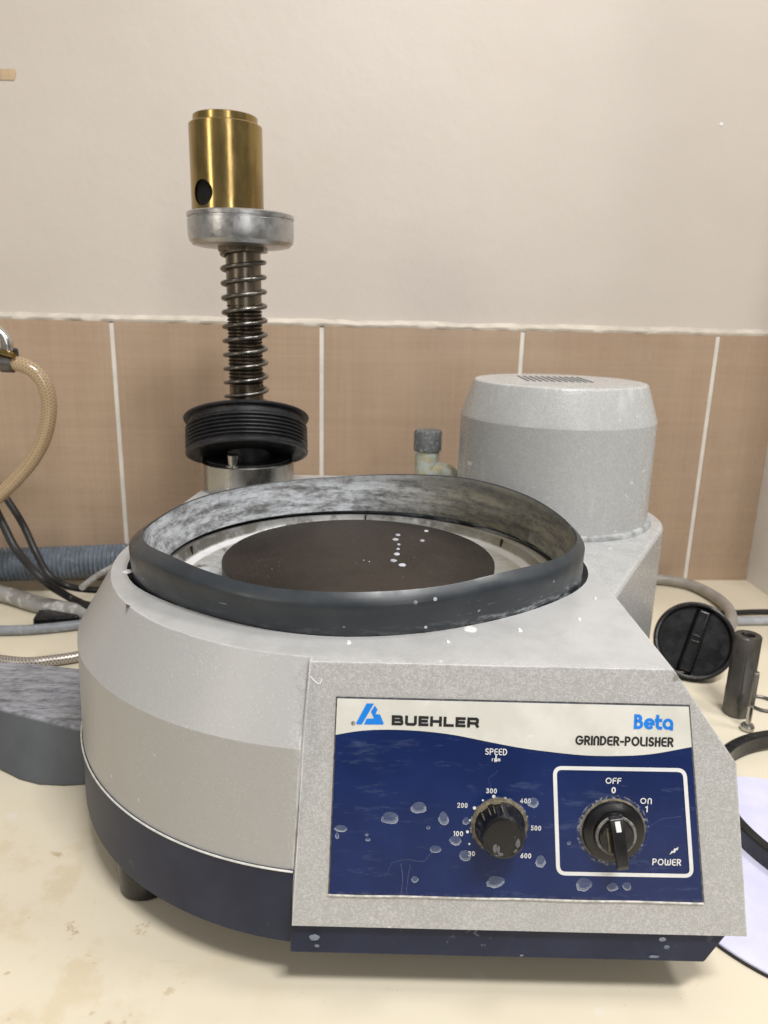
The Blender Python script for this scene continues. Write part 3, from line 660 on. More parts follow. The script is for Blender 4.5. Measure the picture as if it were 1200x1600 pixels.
build('arrow', *flat_poly([(773.6, 1178), (775.6, 1178), (775.6, 1186), (777, 1186), (774.6, 1190), (772.2, 1186), (773.6, 1186)], 0.00108), M_white, panel, smooth=False)
# white rounded frame round the switch
cs = [(866, 1198.5), (1068.5, 1202), (1080, 1367), (871.5, 1363)]
fr = []
for i, (x, y) in enumerate(cs):
    a = Vector(cs[i-1])-Vector((x, y)); b_ = Vector(cs[(i+1) % 4])-Vector((x, y)); r = 12; p0 = Vector((x, y))+a.normalized()*r; p2 = Vector((x, y))+b_.normalized()*r
    for k in range(8):
        t = k/7; fr.append(tuple(p0*(1-t)**2+Vector((x, y))*2*t*(1-t)*0.5+Vector((x, y))*2*t*(1-t)*0.5+p2*t*t))
Lf, Rt, _ = ribbon(fr+[fr[0]], 6.0)
n = len(Lf); V = [pp(p.x, p.y, 0)+PN_*0.00106 for p in Lf+Rt]; F = [(i, (i+1) % n, n+(i+1) % n, n+i) for i in range(n)]
build('switch_frame', V, F, M_white, panel, smooth=False)
# dried water marks on the label
marks = [(609, 1276, 14, 9.5), (654, 1260, 12.5, 9), (693, 1277, 8, 10.5), (832, 1252, 9.5, 8), (711, 1311, 9, 8), (726, 1335, 9, 8), (844, 1344, 8, 10), (774, 1376, 14, 9.5), (912, 1380, 13, 10), (956, 1384, 9, 6.5), (978, 1383, 7, 6.5), (648, 1372, 5.5, 5),
         (533, 1293, 10, 5.5), (680, 1325, 9, 5.5), (669, 1291, 3, 3), (575, 1310, 4, 2.6), (573, 1302, 2.6, 2.6), (888, 1315, 3, 3), (728, 1281, 6, 6), (527, 1304, 3, 5)]
for i, (x, y, rx, ry) in enumerate(marks):
    big = min(rx, ry) > 5; N = 40; pts = []
    for k in range(N):
        a = 2*PI*k/N; ca, sa = math.cos(a), math.sin(a)
        q = 1+0.20*noise.noise((ca*0.9+i*5.3, sa*0.9, i*1.7))
        if big and sa > -0.1: q += 0.16*noise.noise((ca*4.5+i, sa*4.5, i*2.3)) + 0.06*noise.noise((ca*11+i, sa*11, 3))
        pts.append((x+rx*q*ca*(1.0 if sa > 0 else 0.92), y+ry*q*sa))
    h = 0.00125; inn = []
    for k, (a, b) in enumerate(pts):
        sa = math.sin(2*PI*k/N); d = math.hypot(a-x, b-y) or 1
        t = (0.22+1.1*max(0, sa)**0.9*(0.75+0.7*noise.noise((a*0.35, b*0.35, i)))) if big else 0.45
        inn.append((x+(a-x)*(1-t/d), y+(b-y)*(1-t/d)))
    mid = [(x+(a-x)*0.72, y+(b-y)*0.66-(0.08*ry)) for a, b in inn]
    V = [pp(a, b, 0)+PN_*h for a, b in pts+inn+mid]
    F = [tuple(range(2*N, 3*N))]+[(k, (k+1) % N, N+(k+1) % N, N+k) for k in range(N)]+[(N+k, N+(k+1) % N, 2*N+(k+1) % N, 2*N+k) for k in range(N)]
    o = build('water_mark', V, F, [M_dry, M_dryrim, M_drymid, M_drythin], panel, smooth=False)
    for p in o.data.polygons:
        if p.index == 0: p.material_index = 0
        elif p.index <= N: p.material_index = 1 if math.sin(2*PI*(p.index-0.5)/N) > -0.25 else 3
        else: p.material_index = 2 if math.sin(2*PI*(p.index-N-0.5)/N) > -0.1 else 0
M_streak = stain_mat('dried_streak', (0.30, 0.36, 0.50), 0.11)
for seq, w in (([(612, 1346), (636, 1341), (660, 1344), (671, 1334), (684, 1321)], 1.3), ([(626, 1347), (629, 1368), (627, 1393)], 1.6), ([(641, 1349), (637, 1372), (635, 1393)], 1.2), ([(1008, 1291), (1020, 1286), (1032, 1278), (1048, 1276), (1063, 1274)], 1.0), ([(762, 1236), (766, 1226), (763, 1215), (772, 1208), (777, 1203)], 1.2), ([(606, 1360), (612, 1346)], 1.0)):
    Lf, Rt, _ = ribbon([(p.x, p.y) for p in cr_spline([(x, y, 0) for x, y in seq], 6)], w); n = len(Lf)
    build('dried_streak', [pp(p.x, p.y, 0)+PN_*0.00122 for p in Lf+Rt], [(i, i+1, n+i+1, n+i) for i in range(n-1)], M_streak, panel, smooth=False)
# --- speed knob
kb = pp(780, 1288); KM = frame_at(kb, PN_)
knob = lathe_obj('speed_knob', [(0.0, 0.0008), (0.0132, 0.0008), (0.0134, 0.0018), (0.0130, 0.003), (0.0122, 0.0042), (0.0112, 0.0138), (0.0106, 0.0148), (0.0096, 0.0150), (0.0094, 0.0147), (0, 0.0147)], M_black, G, 60, KM)
lathe_obj('knob_grime', [(0.0129, 0.0009), (0.0149, 0.0009), (0.0145, 0.0017), (0.0134, 0.0026), (0.0130, 0.0026)], M_beige, knob, 48, KM)
parts = []
for i in range(12):
    a = 2*PI*(i+0.3)/12
    q = KM @ Matrix.Rotation(a, 4, 'Z')
    parts.append(boxg(0.01215, 0, 0.0078, 0.0010, 0.0030, 0.0090, q @ Matrix.Rotation(math.radians(-6), 4, 'Y')))
build('knob_grip', *join(*parts), M_black, knob, bevel=0.0003)
parts = []
for i in (3, 4):        # worn pale outlines between the grips
    a = math.radians(100+32*(i-3)); q = KM @ Matrix.Rotation(a, 4, 'Z')
    for dy in (-0.0021, 0.0021): parts.append(boxg(0.0127, dy, 0.0062, 0.0007, 0.0005, 0.0058, q @ Matrix.Rotation(math.radians(-6), 4, 'Y')))
    parts.append(boxg(0.0131, 0, 0.0035, 0.0007, 0.0046, 0.0006, q))
build('grip_wear', *join(*parts), M_beige, knob, smooth=False)
Vs = []; Fs = []
for i, (x, y, rx, ry) in enumerate([(-0.0042, -0.0052, 0.0011, 0.0024), (-0.0024, -0.0058, 0.0007, 0.0022), (0.0072, -0.0022, 0.0011, 0.0024), (0.0064, -0.0066, 0.0011, 0.0012), (-0.0012, -0.0082, 0.0014, 0.0009), (0.0055, 0.001, 0.0004, 0.0003)]):
    pts = blob(x, y, rx, ry, i+40, 18, 0.3); s0 = len(Vs); Vs += [KM @ Vector((a, b, 0.01485)) for a, b in pts]; Fs.append(tuple(range(s0, s0+18)))
build('knob_marks', Vs, Fs, stain_mat('knob_mark', (0.42, 0.44, 0.47), 0.22), knob, smooth=False)
# --- power switch
sb = pp(956.5, 1296); SM = frame_at(sb, PN_)
sw = lathe_obj('power_switch', [(0.0, 0.0008), (0.0163, 0.0008), (0.0163, 0.0022), (0.0156, 0.0036), (0.0125, 0.0046), (0.0113, 0.0046), (0.0108, 0.0064), (0.0098, 0.0066), (0.0090, 0.0060), (0.0088, 0.0082), (0.0080, 0.0092), (0, 0.0092)], M_black, G, 64, SM)
lathe_obj('collar_grime', [(0.0086, 0.0062), (0.0101, 0.00675), (0.0107, 0.0066), (0.0102, 0.0070), (0.0092, 0.0070)], simple('grey_grime', (0.16, 0.155, 0.14), 0.7, scale=300, var=0.5), sw, 48, SM)
lathe_obj('base_grime', [(0.0160, 0.0009), (0.0172, 0.0009), (0.0166, 0.0017), (0.0161, 0.0019)], M_beige, sw, 48, SM)
t_ = NT('dusty_halo')
t_.set((0.36, 0.38, 0.42), 0.8, Alpha=t_.ramp(t_.noise(420, 5, 0.7), 0.46, 0.62, 0.0, 0.55)); M_halo = t_.m
V, F = lathe([(0.0165, 0.00128), (0.0190, 0.00124)], 60, SM); build('dust_halo', V, F, M_halo, panel, smooth=False)
V, F = lathe([(0.0140, 0.00128), (0.0156, 0.00124)], 60, KM); build('dust_halo', V, F, M_halo, panel, smooth=False)
rot = Matrix.Rotation(math.radians(9), 4, 'Z')
LM = SM @ rot
prof = [(-0.0118, 0.0085), (-0.0118, 0.0112), (-0.0112, 0.0120), (-0.0040, 0.0138), (0.0125, 0.0142), (0.0152, 0.0128), (0.0152, 0.0108), (0.0095, 0.0098), (0.0085, 0.0085)]
def lever_side(wx, sgn): return [LM @ Vector((sgn*wx(u), -u, z)) for u, z in prof]
wxf = lambda u: 0.0035-0.0006*max(0, (u+0.0118)/0.027)
A_ = lever_side(wxf, -1); B_ = lever_side(wxf, 1); n = len(prof)
build('lever', A_+B_, [tuple(range(n)), tuple(range(n, 2*n))[::-1]]+[(i, n+i, n+(i+1) % n, (i+1) % n) for i in range(n)], M_black, sw, bevel=0.0008, bang=25)
V = [LM @ Vector(p) for p in ((-0.0013, 0.0106, 0.01232), (0.0013, 0.0106, 0.01232), (0.0013, 0.0056, 0.01357), (-0.0013, 0.0056, 0.01357))]
build('pointer_mark', V+[v+PN_*0.0002 for v in V], [(0, 1, 2, 3), (7, 6, 5, 4), (0, 1, 5, 4), (1, 2, 6, 5), (2, 3, 7, 6), (3, 0, 4, 7)], M_white, sw, smooth=False)
V, F = boxg(-0.0048, 0.0, 0.00955, 0.0012, 0.0125, 0.0008, LM); build('grime_line', V, F, M_beige, sw, bevel=0.0003)
# paint chips and scuffs on the shell
M_chip = simple('chip_dark', (0.06, 0.055, 0.05), 0.7)
parts = []
def top_chip(pts, z): return [at_z(x, y, z) for x, y in pts], [tuple(range(len(pts)))]
parts = [([p+Vector((0, 0, 0.00025)) for p in top_chip([(1056, 1048.6), (1066, 1049.5), (1070, 1051), (1062, 1053), (1058, 1052)], 0.186)[0]], [(0, 1, 2, 3, 4)])]
build('paint_chip', *join(*parts), M_chip, housing, smooth=False)
# ------------------------------------------------------------------ spindle stack on the rear deck
YS = 0.735
def zs(py, px=385): return at_y(px, py, YS).z
def xs(px, py): return at_y(px, py, YS).x
XS = xs(384, 560)
SP = thing('spindle_stack', 'upright sprung steel spindle with black ribbed pulley and aluminium disc behind the bowl', 'spindle', (XS, YS, 0.186))
MS = Matrix.Translation((XS, YS, 0)); MSc = Matrix.Translation((xs(388, 745), YS, 0))
zc_ = zs(718)
collar = lathe_obj('collar', [(0, 0.1862), (0.0462, 0.1862), (0.0462, zc_-0.001), (0.0452, zc_), (0, zc_)], M_steel, SP, 72, MSc)
bx = xs(376, 715)
lathe_obj('bolt', [(0, zc_-0.001), (0.0075, zc_-0.001), (0.0075, zc_+0.0015), (0.0052, zc_+0.0018), (0.0055, zc_+0.011), (0.0048, zc_+0.0118), (0, zc_+0.0118)], M_steel, collar, 28, Matrix.Translation((bx, YS-0.036, 0)))
zp0, zp1 = zs(711), zs(654)
pc = Vector((XS-0.0005, YS, (zp0+zp1)/2)); PM = frame_at(pc, (-0.080, 0.45, 1))
hh = (zp1-zp0)/2*1.04
prof = [(0.0172, -hh+0.003), (0.0535, -hh+0.002), (0.0575, -hh), (0.0600, -hh+0.0008), (0.0605, -hh+0.0030), (0.0590, -hh+0.0050)]
nr = 6; z0 = -hh+0.0065; pit = (2*hh-0.0165)/nr
for i in range(nr):
    prof += [(0.0578, z0+i*pit), (0.0604, z0+(i+0.42)*pit), (0.0604, z0+(i+0.58)*pit)]
prof += [(0.0578, z0+nr*pit), (0.0570, hh-0.0085), (0.0575, hh-0.0040), (0.0618, hh-0.0026), (0.0624, hh-0.0010), (0.0615, hh), (0.05, hh-0.002), (0.0172, hh-0.003)]
lathe_obj('pulley', prof, M_blackrub, SP, 96, PM, sharp=25)
ztop = zs(384); zbot = zs(640)
zt0, zt1 = zs(602), zs(478)
lathe_obj('gap_shade', [(0.0, zc_+0.0003), (0.0415, zc_+0.0003), (0.0415, zc_+0.0018), (0.0225, zc_+0.002), (0.0225, zc_+0.018), (0.0, zc_+0.018)], M_blackrub, SP, 32, MS)  # black disc and sleeve added to darken the gap under the pulley
shaft = lathe_obj('shaft', [(0, zc_), (0.0165, zc_), (0.0165, zt0-0.0004), (0.0155, zt0), (0.0155, zt1), (0.0165, zt1+0.0004), (0.0165, ztop+0.01), (0, ztop+0.01)], M_shaft, SP, 48, MS)
# thread
path = []
turns = (zt1-zt0)/0.0032
for i in range(int(turns*20)):
    a = 2*PI*i/20; path.append(Vector((XS+0.0156*math.cos(a), YS+0.0156*math.sin(a), zt0+0.0032*i/20)))
V, F, UV = tube(path, 0.0013, 6); build('thread', V, F, M_thread, shaft, sharp=60)
path = []; turns = 11.0; z0 = zs(634); z1 = zs(391)
for i in range(int(turns*28)+1):
    t = i/(turns*28); a = 2*PI*turns*t-1.1
    path.append(Vector((XS+0.0200*math.cos(a), YS+0.0200*math.sin(a), z0+(z1-z0)*t)))
V, F, UV = tube(path, 0.0020, 10); build('spring', V, F, M_spring, SP, sharp=60)
XD = xs(377, 355)
MD = Matrix.Translation((XD, YS, 0))
zd0 = at_y(377, 380, YS-0.047).z; zd1 = at_y(377, 323.5, YS-0.0485).z-0.0005
hd = zd1-zd0
# nut under the disc
nut = [ (0.0235*math.cos(PI/4*i+0.35), 0.0235*math.sin(PI/4*i+0.35)) for i in range(8)]
V, F = prism(nut, zd0-0.0045, zd0+0.004, Matrix.Translation((XS, YS, 0)))
build('lock_nut', V, F, M_shaft, SP, bevel=0.0012)
K = 0.90
lathe_obj('disc', [(r*K, z) for r, z in [(0, zd0), (0.044, zd0), (0.050, zd0+0.0012), (0.0535, zd0+0.0045), (0.0545, zd0+0.010), (0.0545, zd1-0.0065), (0.0530, zd1-0.0060), (0.0530, zd1-0.0045), (0.0548, zd1-0.004), (0.0550, zd1-0.001), (0.0538, zd1), (0.040, zd1), (0.039, zd1-0.002), (0, zd1-0.002)]], M_alu, SP, 96, MD)
# brass sleeve on the disc
YB = YS-0.004; XB = at_y(354, 250, YB).x; zb0 = zd1-0.0018; zb1 = at_y(354, 169.5, YB-0.030).z
MB = Matrix.Translation((XB, YB, 0))
BR = thing('brass_sleeve', 'polished brass sleeve with a round black hole standing on the aluminium disc', 'sleeve', (XB, YB, zb0))
wl_ = 0.0072
def brass_body():
    bm = bmesh.new()
    prof = [(0.0235, zb0), (0.0322, zb0), (0.0328, zb0+0.0008), (0.0328, zb1-wl_-0.0008), (0.0320, zb1-wl_), (0.0290, zb1-wl_), (0.0288, zb1-0.0006), (0.0281, zb1), (0.0235, zb1)]
    V, F = lathe(prof, 96, MB, True)
    return build('sleeve_body', V, F, M_brass, BR)
sl = brass_body()
# round side hole: bored with a boolean
hp = at_y(319, 301, YB-0.026); hd_ = Vector((hp.x-XB, hp.y-YB, 0)).normalized()
cm = frame_at((XB+hd_.x*0.03-BR.location.x, YB+hd_.y*0.03-BR.location.y, hp.z-BR.location.z), hd_, (0, 0, 1))
V, F = lathe([(0, -0.006), (0.0108, -0.006), (0.0108, 0.03), (0, 0.03)], 48, cm)
cut = build('bore_cutter', V, F, M_hole_dark, None, weld=True); clean(cut)
cut.location = BR.location
bo = sl.modifiers.new('bore', 'BOOLEAN'); bo.object = cut; bo.operation = 'DIFFERENCE'; bo.solver = 'EXACT'
bpy.context.view_layer.update()
dg = bpy.context.evaluated_depsgraph_get(); nm = bpy.data.meshes.new_from_object(sl.evaluated_get(dg))
sl.modifiers.clear(); old = sl.data; sl.data = nm; bpy.data.objects.remove(cut)
for p in nm.polygons: p.use_smooth = True
nm.set_sharp_from_angle(angle=math.radians(30))
V, F = lathe([(0.0, zb0+0.001), (0.0300, zb0+0.001), (0.0300, zb1-0.02), (0.0, zb1-0.02)], 48, MB); o = build('bore_shade_plug', V, F, M_hole_dark, BR, weld=True); clean(o)  # black plug added so the hole looks fully shaded
# ------------------------------------------------------------------ drain elbow behind the bowl
YE = 0.80
def ye(px, py): return at_y(px, py, YE)
pe = ye(667, 725); PF = thing('pipe_elbow', 'corroded greenish brass pipe elbow with grey cap behind the bowl', 'pipe fitting', (pe.x, YE, 0.18))
def verdi():
    t = NT('verdigris_brass'); c = t.mix(t.ramp(t.noise(90, 4), 0.42, 0.58), (0.40, 0.37, 0.24), (0.42, 0.46, 0.42))
    c = t.mix(t.ramp(t.noise(150, 4), 0.58, 0.68), c, (0.55, 0.58, 0.56)); t.set(c, 0.6, 0.25); t.bump(t.noise(300, 3), 0.3, 0.0006); return t.m
M_verd = verdi()
z0 = ye(667, 704).z; z1 = ye(667, 672).z
tube_obj('elbow', [(pe.x, YE, 0.12), (pe.x, YE, z0+0.004)], 0.0132, M_verd, PF, 24, 2, False)
bz = ye(690, 737).z
tube_obj('branch', [(pe.x, YE, bz-0.004), (pe.x+0.012, YE-0.004, bz+0.001), (pe.x+0.022, YE-0.008, bz-0.001), (pe.x+0.031, YE-0.012, bz-0.012), (pe.x+0.034, YE-0.012, bz-0.05)], 0.0105, M_verd, PF, 20, 6)
lathe_obj('cap', [(0, z0), (0.0142, z0), (0.0152, z0+0.001), (0.0152, z1-0.002), (0.0142, z1), (0, z1)], simple('grey_cap', (0.10, 0.105, 0.11), 0.55, scale=120, dust=0.5), PF, 40, Matrix.Translation((pe.x, YE, 0)))
# ------------------------------------------------------------------ left side: hoses and cables
M_hgrey = simple('grey_hose', (0.30, 0.295, 0.28), 0.55, scale=40, dust=0.75, dustcol=(0.62, 0.62, 0.60))
M_hblue = simple('blue_grey_pipe', (0.20, 0.215, 0.235), 0.45, scale=50, dust=0.45, dustcol=(0.5, 0.52, 0.55))
M_corr = simple('corrugated_hose', (0.115, 0.14, 0.17), 0.5, scale=60, dust=0.3, dustcol=(0.42, 0.45, 0.50))
yc_ = 0.905
pa = at_y(-60, 884, yc_-0.015); pb = at_y(100, 879, yc_); pc_ = at_y(260, 872, yc_+0.012)
cpts = cr_spline([at_y(-240, 886, yc_-0.02), pa, pb, pc_], 60)
dense = []
for i in range(len(cpts)-1):
    for k in range(5): dense.append(cpts[i].lerp(cpts[i+1], k/5))
Ltot = sum((dense[i+1]-dense[i]).length for i in range(len(dense)-1))
nr_ = Ltot/0.0058
V, F, UV = tube(dense, lambda t: 0.0205+0.0014*math.cos(2*PI*nr_*t), 28); 
tag(build('corrugated_hose', V, F, M_corr, uvs=UV), 'thick blue grey corrugated hose lying along the foot of the tiles', 'hose')
def tpts(seq, dz): return [at_z(x, y, z) + Vector((0, 0, dz)) for x, y, z in seq]
tag(tube_obj('drain_pipe', tpts([(-120, 905, 0.0105), (0, 927, 0.0105), (60, 944, 0.0105), (135, 958, 0.0105), (185, 962, 0.0105)], 0), 0.0100, M_hgrey, None, 18), 'pale grey hose splashed with dried plaster beside the machine body', 'hose')
tag(tube_obj('water_pipe', tpts([(-140, 984, 0.0062), (0, 985, 0.0062), (70, 982, 0.0062), (140, 974, 0.0062), (170, 968, 0.0062)], 0), 0.0056, M_hblue, None, 16), 'thin smooth blue grey pipe lying nearest the grey block', 'pipe')
def braid(name, col, scale_u, scale_v, base, rough=0.35, metal_=0.0, spec=0.5, tr=0.0):
    t = NT(name); uv = t.t.outputs['UV']; s = t.sep(uv)
    u = t.math('MULTIPLY', s[0], scale_u); v = t.math('MULTIPLY', s[1], scale_v)
    a = t.math('ABSOLUTE', t.math('SINE', t.math('ADD', v, u))); b = t.math('ABSOLUTE', t.math('SINE', t.math('SUBTRACT', v, u)))
    m = t.math('MAXIMUM', t.ramp(a, 0.66, 0.96), t.ramp(b, 0.66, 0.96))
    c = t.mix(m, base, col); t.set(c, rough, metal_); t.b.inputs['Specular IOR Level'].default_value = spec
    if tr: t.b.inputs['Coat Weight'].default_value = tr; t.b.inputs['Coat Roughness'].default_value = 0.08
    return t.m
M_steelbraid = braid('steel_braid', (0.50, 0.46, 0.42), 9.0, 900, (0.20, 0.17, 0.15), 0.4, 0.6)
tag(tube_obj('braided_steel_hose', tpts([(-60, 1022, 0.0065), (30, 1035, 0.0065), (80, 1032, 0.0065), (130, 1024, 0.0065), (165, 1012, 0.0065)], 0), 0.0056, M_steelbraid, None, 16), 'thin braided steel hose just behind the grey block', 'hose')
YC = 0.80
ca = [at_y(-40, 735, 0.84), at_y(-15, 780, 0.835), at_y(5, 820, 0.83), at_y(27, 861, 0.82), at_y(66, 905, 0.80), at_z(110, 934, 0.022), at_z(146, 948, 0.022), at_z(200, 950, 0.022)]
tag(tube_obj('power_cable', ca, 0.0047, M_cable, None, 14), 'thicker black cable hanging in front, running behind the machine', 'cable', 'black cables hanging at the left')
cb = [at_y(-30, 725, 0.87), at_y(8, 776, 0.865), at_y(36, 820, 0.86), at_y(55, 861, 0.85), at_y(77, 899, 0.835), at_z(110, 917, 0.03), at_z(165, 922, 0.03), at_z(220, 915, 0.03)]
tag(tube_obj('power_cable', cb, 0.0042, M_cable, None, 14), 'thinner black cable hanging further back by the tiled wall', 'cable', 'black cables hanging at the left')
tag(tube_obj('grey_lead', tpts([(128, 918, 0.045), (150, 901, 0.046), (180, 884, 0.048), (215, 868, 0.05)], 0), 0.0038, M_hgrey, None, 12), 'short grey lead slanting up behind the machine to the corrugated hose', 'cable')
V, F = join(boxg(0, 0, 0.006, 0.05, 0.028, 0.012, Matrix.Translation(at_z(92, 972, 0.0)) @ Matrix.Rotation(0.2, 4, 'Z')))
tag(build('plug', V, F, M_black, bevel=0.003), 'black plug lying under the plaster splashed grey hose', 'plug')
# yellow reinforced hose with clamp, and the tap it is pushed on
M_yel = braid('reinforced_hose', (0.46, 0.35, 0.22), 11, 900, (0.31, 0.20, 0.10), 0.18, 0.0, 0.5, 0.8)
YH = 0.80
hp_ = [(8, 568), (30, 569), (52, 579), (70, 601), (77, 636), (70, 680), (52, 716), (26, 748), (-6, 778), (-40, 806)]
pts = [at_y(x, y, YH+0.0012*i) for i, (x, y) in enumerate(hp_)]
BH = thing('braided_hose', 'amber reinforced plastic hose looping down from a brass clamp at the left', 'hose', pts[1])
tube_obj('tube', pts, 0.0081, M_yel, BH, 20, 12)
d_ = (pts[1]-pts[0]).normalized(); CM = frame_at(at_y(12, 568, YH), d_, (0, 0, 1))
V, F = lathe([(0.0083, -0.006), (0.0095, -0.006), (0.0095, 0.006), (0.0083, 0.006)], 32, CM, True); cl = build('clamp', V, F, M_darksteel, BH, sharp=40)
lathe_obj('clamp_screw', [(0, -0.009), (0.003, -0.009), (0.0038, -0.004), (0.003, 0.010), (0, 0.010)], M_brass, cl, 20, frame_at(at_y(10, 552, YH-0.006), (1, -0.3, -0.2)))
TP = thing('tap', 'chrome and black tap spout at the left edge holding the amber hose', 'tap', at_y(-10, 540, YH))
M_chrome = metal('chrome', (0.62, 0.61, 0.58), 0.2)
tube_obj('spout', [at_y(-30, 505, YH), at_y(-10, 512, YH), at_y(8, 530, YH), at_y(12, 548, YH)], 0.0062, M_chrome, TP, 18, 8)
tube_obj('spigot', [at_y(-45, 570, YH), at_y(-12, 568, YH), at_y(5, 568, YH)], 0.0076, M_darksteel, TP, 18, 6)
V, F = boxg(0, 0, 0, 0.02, 0.012, 0.012, Matrix.Translation(at_y(12, 552, YH+0.004))); build('tap_neck', V, F, M_black, TP, bevel=0.003)
# ------------------------------------------------------------------ grey chalky block at the left
def block_mat():
    t = NT('chalky_block'); x, y, z = t.sep()[:3]
    st = t.mapping((0.5, 2.2, 1.0), (0, 0, 0.28))
    top = t.ramp(z, 0.044, 0.0472)
    a = t.math('MULTIPLY', t.ramp(t.math('ADD', t.math('MULTIPLY', t.noise(75, 6, 0.7, st), 0.5), t.math('MULTIPLY', t.noise(230, 5, 0.75, st), 0.5)), 0.36, 0.60), top)
    c = t.mix(t.ramp(t.noise(40, 4), 0.3, 0.7), (0.075, 0.084, 0.096), (0.09, 0.10, 0.114)); c = t.mix(t.math('MULTIPLY', a, 0.85), c, (0.38, 0.385, 0.42))
    t.set(c, 0.6); t.bump(t.noise(240, 4), 0.15, 0.0006); return t.m
fb = [(-0.385, 0.56), (-0.345, 0.538), (-0.3024, 0.5136), (-0.2813, 0.5018), (-0.2636, 0.496), (-0.2433, 0.4952), (-0.2290, 0.4973), (-0.2250, 0.500), (-0.2260, 0.515), (-0.229, 0.585), (-0.262, 0.60), (-0.31, 0.609), (-0.3456, 0.612), (-0.40, 0.62)]
ft = [(-0.385, 0.560), (-0.345, 0.5445), (-0.3051, 0.5293), (-0.287, 0.5230), (-0.2682, 0.5164), (-0.250, 0.5095), (-0.2325, 0.5035), (-0.2262, 0.503), (-0.2262, 0.515), (-0.229, 0.583), (-0.264, 0.598), (-0.31, 0.6065), (-0.3456, 0.609), (-0.40, 0.615)]
n = len(fb); V = [(x, y, 0.0) for x, y in fb]+[(x, y, 0.048) for x, y in ft]
o = build('rubber_block', V, [tuple(range(n))[::-1], tuple(range(n, 2*n))]+[(i, (i+1) % n, n+(i+1) % n, n+i) for i in range(n)], block_mat(), bevel=0.0025, bang=35)
tag(o, 'slate grey rubber block with a chalky scratched top beside the machine', 'block')
# ------------------------------------------------------------------ right side
kc = at_z(1085, 1064, 0.0); KR = 0.0405
nrm = Vector((-0.30, -0.86, 0.42)).normalized()
ctr = Vector((kc.x+0.001, kc.y+0.016, KR*math.sqrt(1-nrm.z**2)+0.001))
BK = thing('bung', 'round black plastic bung with a grip bar leaning behind the steel tube', 'bung', (ctr.x, ctr.y, 0))
BKM = frame_at(ctr, nrm)
body = lathe_obj('bung_body', [(0, -0.012), (KR-0.004, -0.012), (KR-0.001, -0.008), (KR, 0.004), (KR-0.0008, 0.0065), (KR-0.0024, 0.0072), (KR-0.0042, 0.0068), (KR-0.0052, 0.003), (KR-0.0062, 0.0012), (0, 0.0012)], M_black, BK, 80, BKM)
# grip axis measured on the photograph
g0 = at_y(1096, 958, ctr.y); g1 = at_y(1063, 1042, ctr.y); gd = (g0-g1); gd = (gd-nrm*gd.dot(nrm)).normalized()
GM = frame_at(ctr, nrm, gd)
gp = []
for i in range(9):
    u = -1+2*i/8; gp.append((0.033*u, 0.0092-0.0005*abs(u)))
ol = [(-0.0335, -0.0085), (0.0335, -0.0085), (0.0335, 0.0085), (-0.0335, 0.0085)]
V = [GM @ Vector((x, y, 0.001)) for x, y in ol] + [GM @ Vector((x*0.97, y*0.62, 0.0095)) for x, y in ol]
build('grip_bar', V, [(3, 2, 1, 0), (4, 5, 6, 7), (0, 1, 5, 4), (1, 2, 6, 5), (2, 3, 7, 6), (3, 0, 4, 7)], M_black, BK, bevel=0.002)
V, F = join(*[boxg(0.002+dx, 0.0, 0.0098, 0.0022, 0.0085, 0.0012, GM) for dx in (-0.003, 0.003)]); build('ridge', V, F, M_black, BK, bevel=0.0005)
# steel tube
tb = at_z(1154, 1119, 0.0); tb.y += 0.006
ht = at_y(1177, 992, tb.y).z
V, F = lathe([(0.0, 0.0), (0.0116, 0.0), (0.0122, 0.0008), (0.0122, ht*0.32), (0.0120, ht*0.325), (0.0120, ht-0.001), (0.0113, ht), (0.0062, ht), (0.0058, ht-0.001), (0.0058, ht-0.02), (0, ht-0.02)], 48, Matrix.Translation(tb))
# flat milled on the side near the top
V = [Vector((v.x, max(v.y, tb.y-0.0085) if (v.z > ht*0.80 and v.x > tb.x-0.004) else v.y, v.z)) for v in V]
o = build('steel_tube', V, F, M_darksteel, weld=True); clean(o)
tag(o, 'dark steel tube standing upright on the table behind the screw', 'tube')
sc_ = at_z(1167, 1141, 0.0); hs = at_y(1186, 1050, sc_.y).z
SC = thing('machine_screw', 'slim steel screw standing on its head against the steel tube', 'screw', (sc_.x, sc_.y, 0))
lathe_obj('head', [(0, 0), (0.0045, 0), (0.0058, 0.0012), (0.0060, 0.0045), (0.0050, 0.0062), (0.0024, 0.0064), (0, 0.0064)], M_steel, SC, 32, Matrix.Translation((sc_.x, sc_.y, 0)))
sp_ = [Vector((sc_.x, sc_.y, 0.006)), Vector((sc_.x, sc_.y, hs))]
tube_obj('shank', sp_, 0.0025, M_steel, SC, 16, 2, False)
path = [Vector((sc_.x+0.0024*math.cos(2*PI*i/12), sc_.y+0.0024*math.sin(2*PI*i/12), hs*0.42+0.0009*i/12)) for i in range(int((hs*0.56)/0.0009*12))]
V, F, UV = tube(path, 0.0004, 5); build('thread', V, F, M_darksteel, SC)
oc = at_z(1192, 1099, 0.002)
V, F, UV = tube([Vector((oc.x+0.0135*math.cos(2*PI*i/48), oc.y+0.0145*math.sin(2*PI*i/48), 0.0017)) for i in range(49)], 0.0016, 10, False)
tag(build('o_ring', V, F, M_darksteel), 'thin dark ring lying flat on the table beside the screw', 'ring')
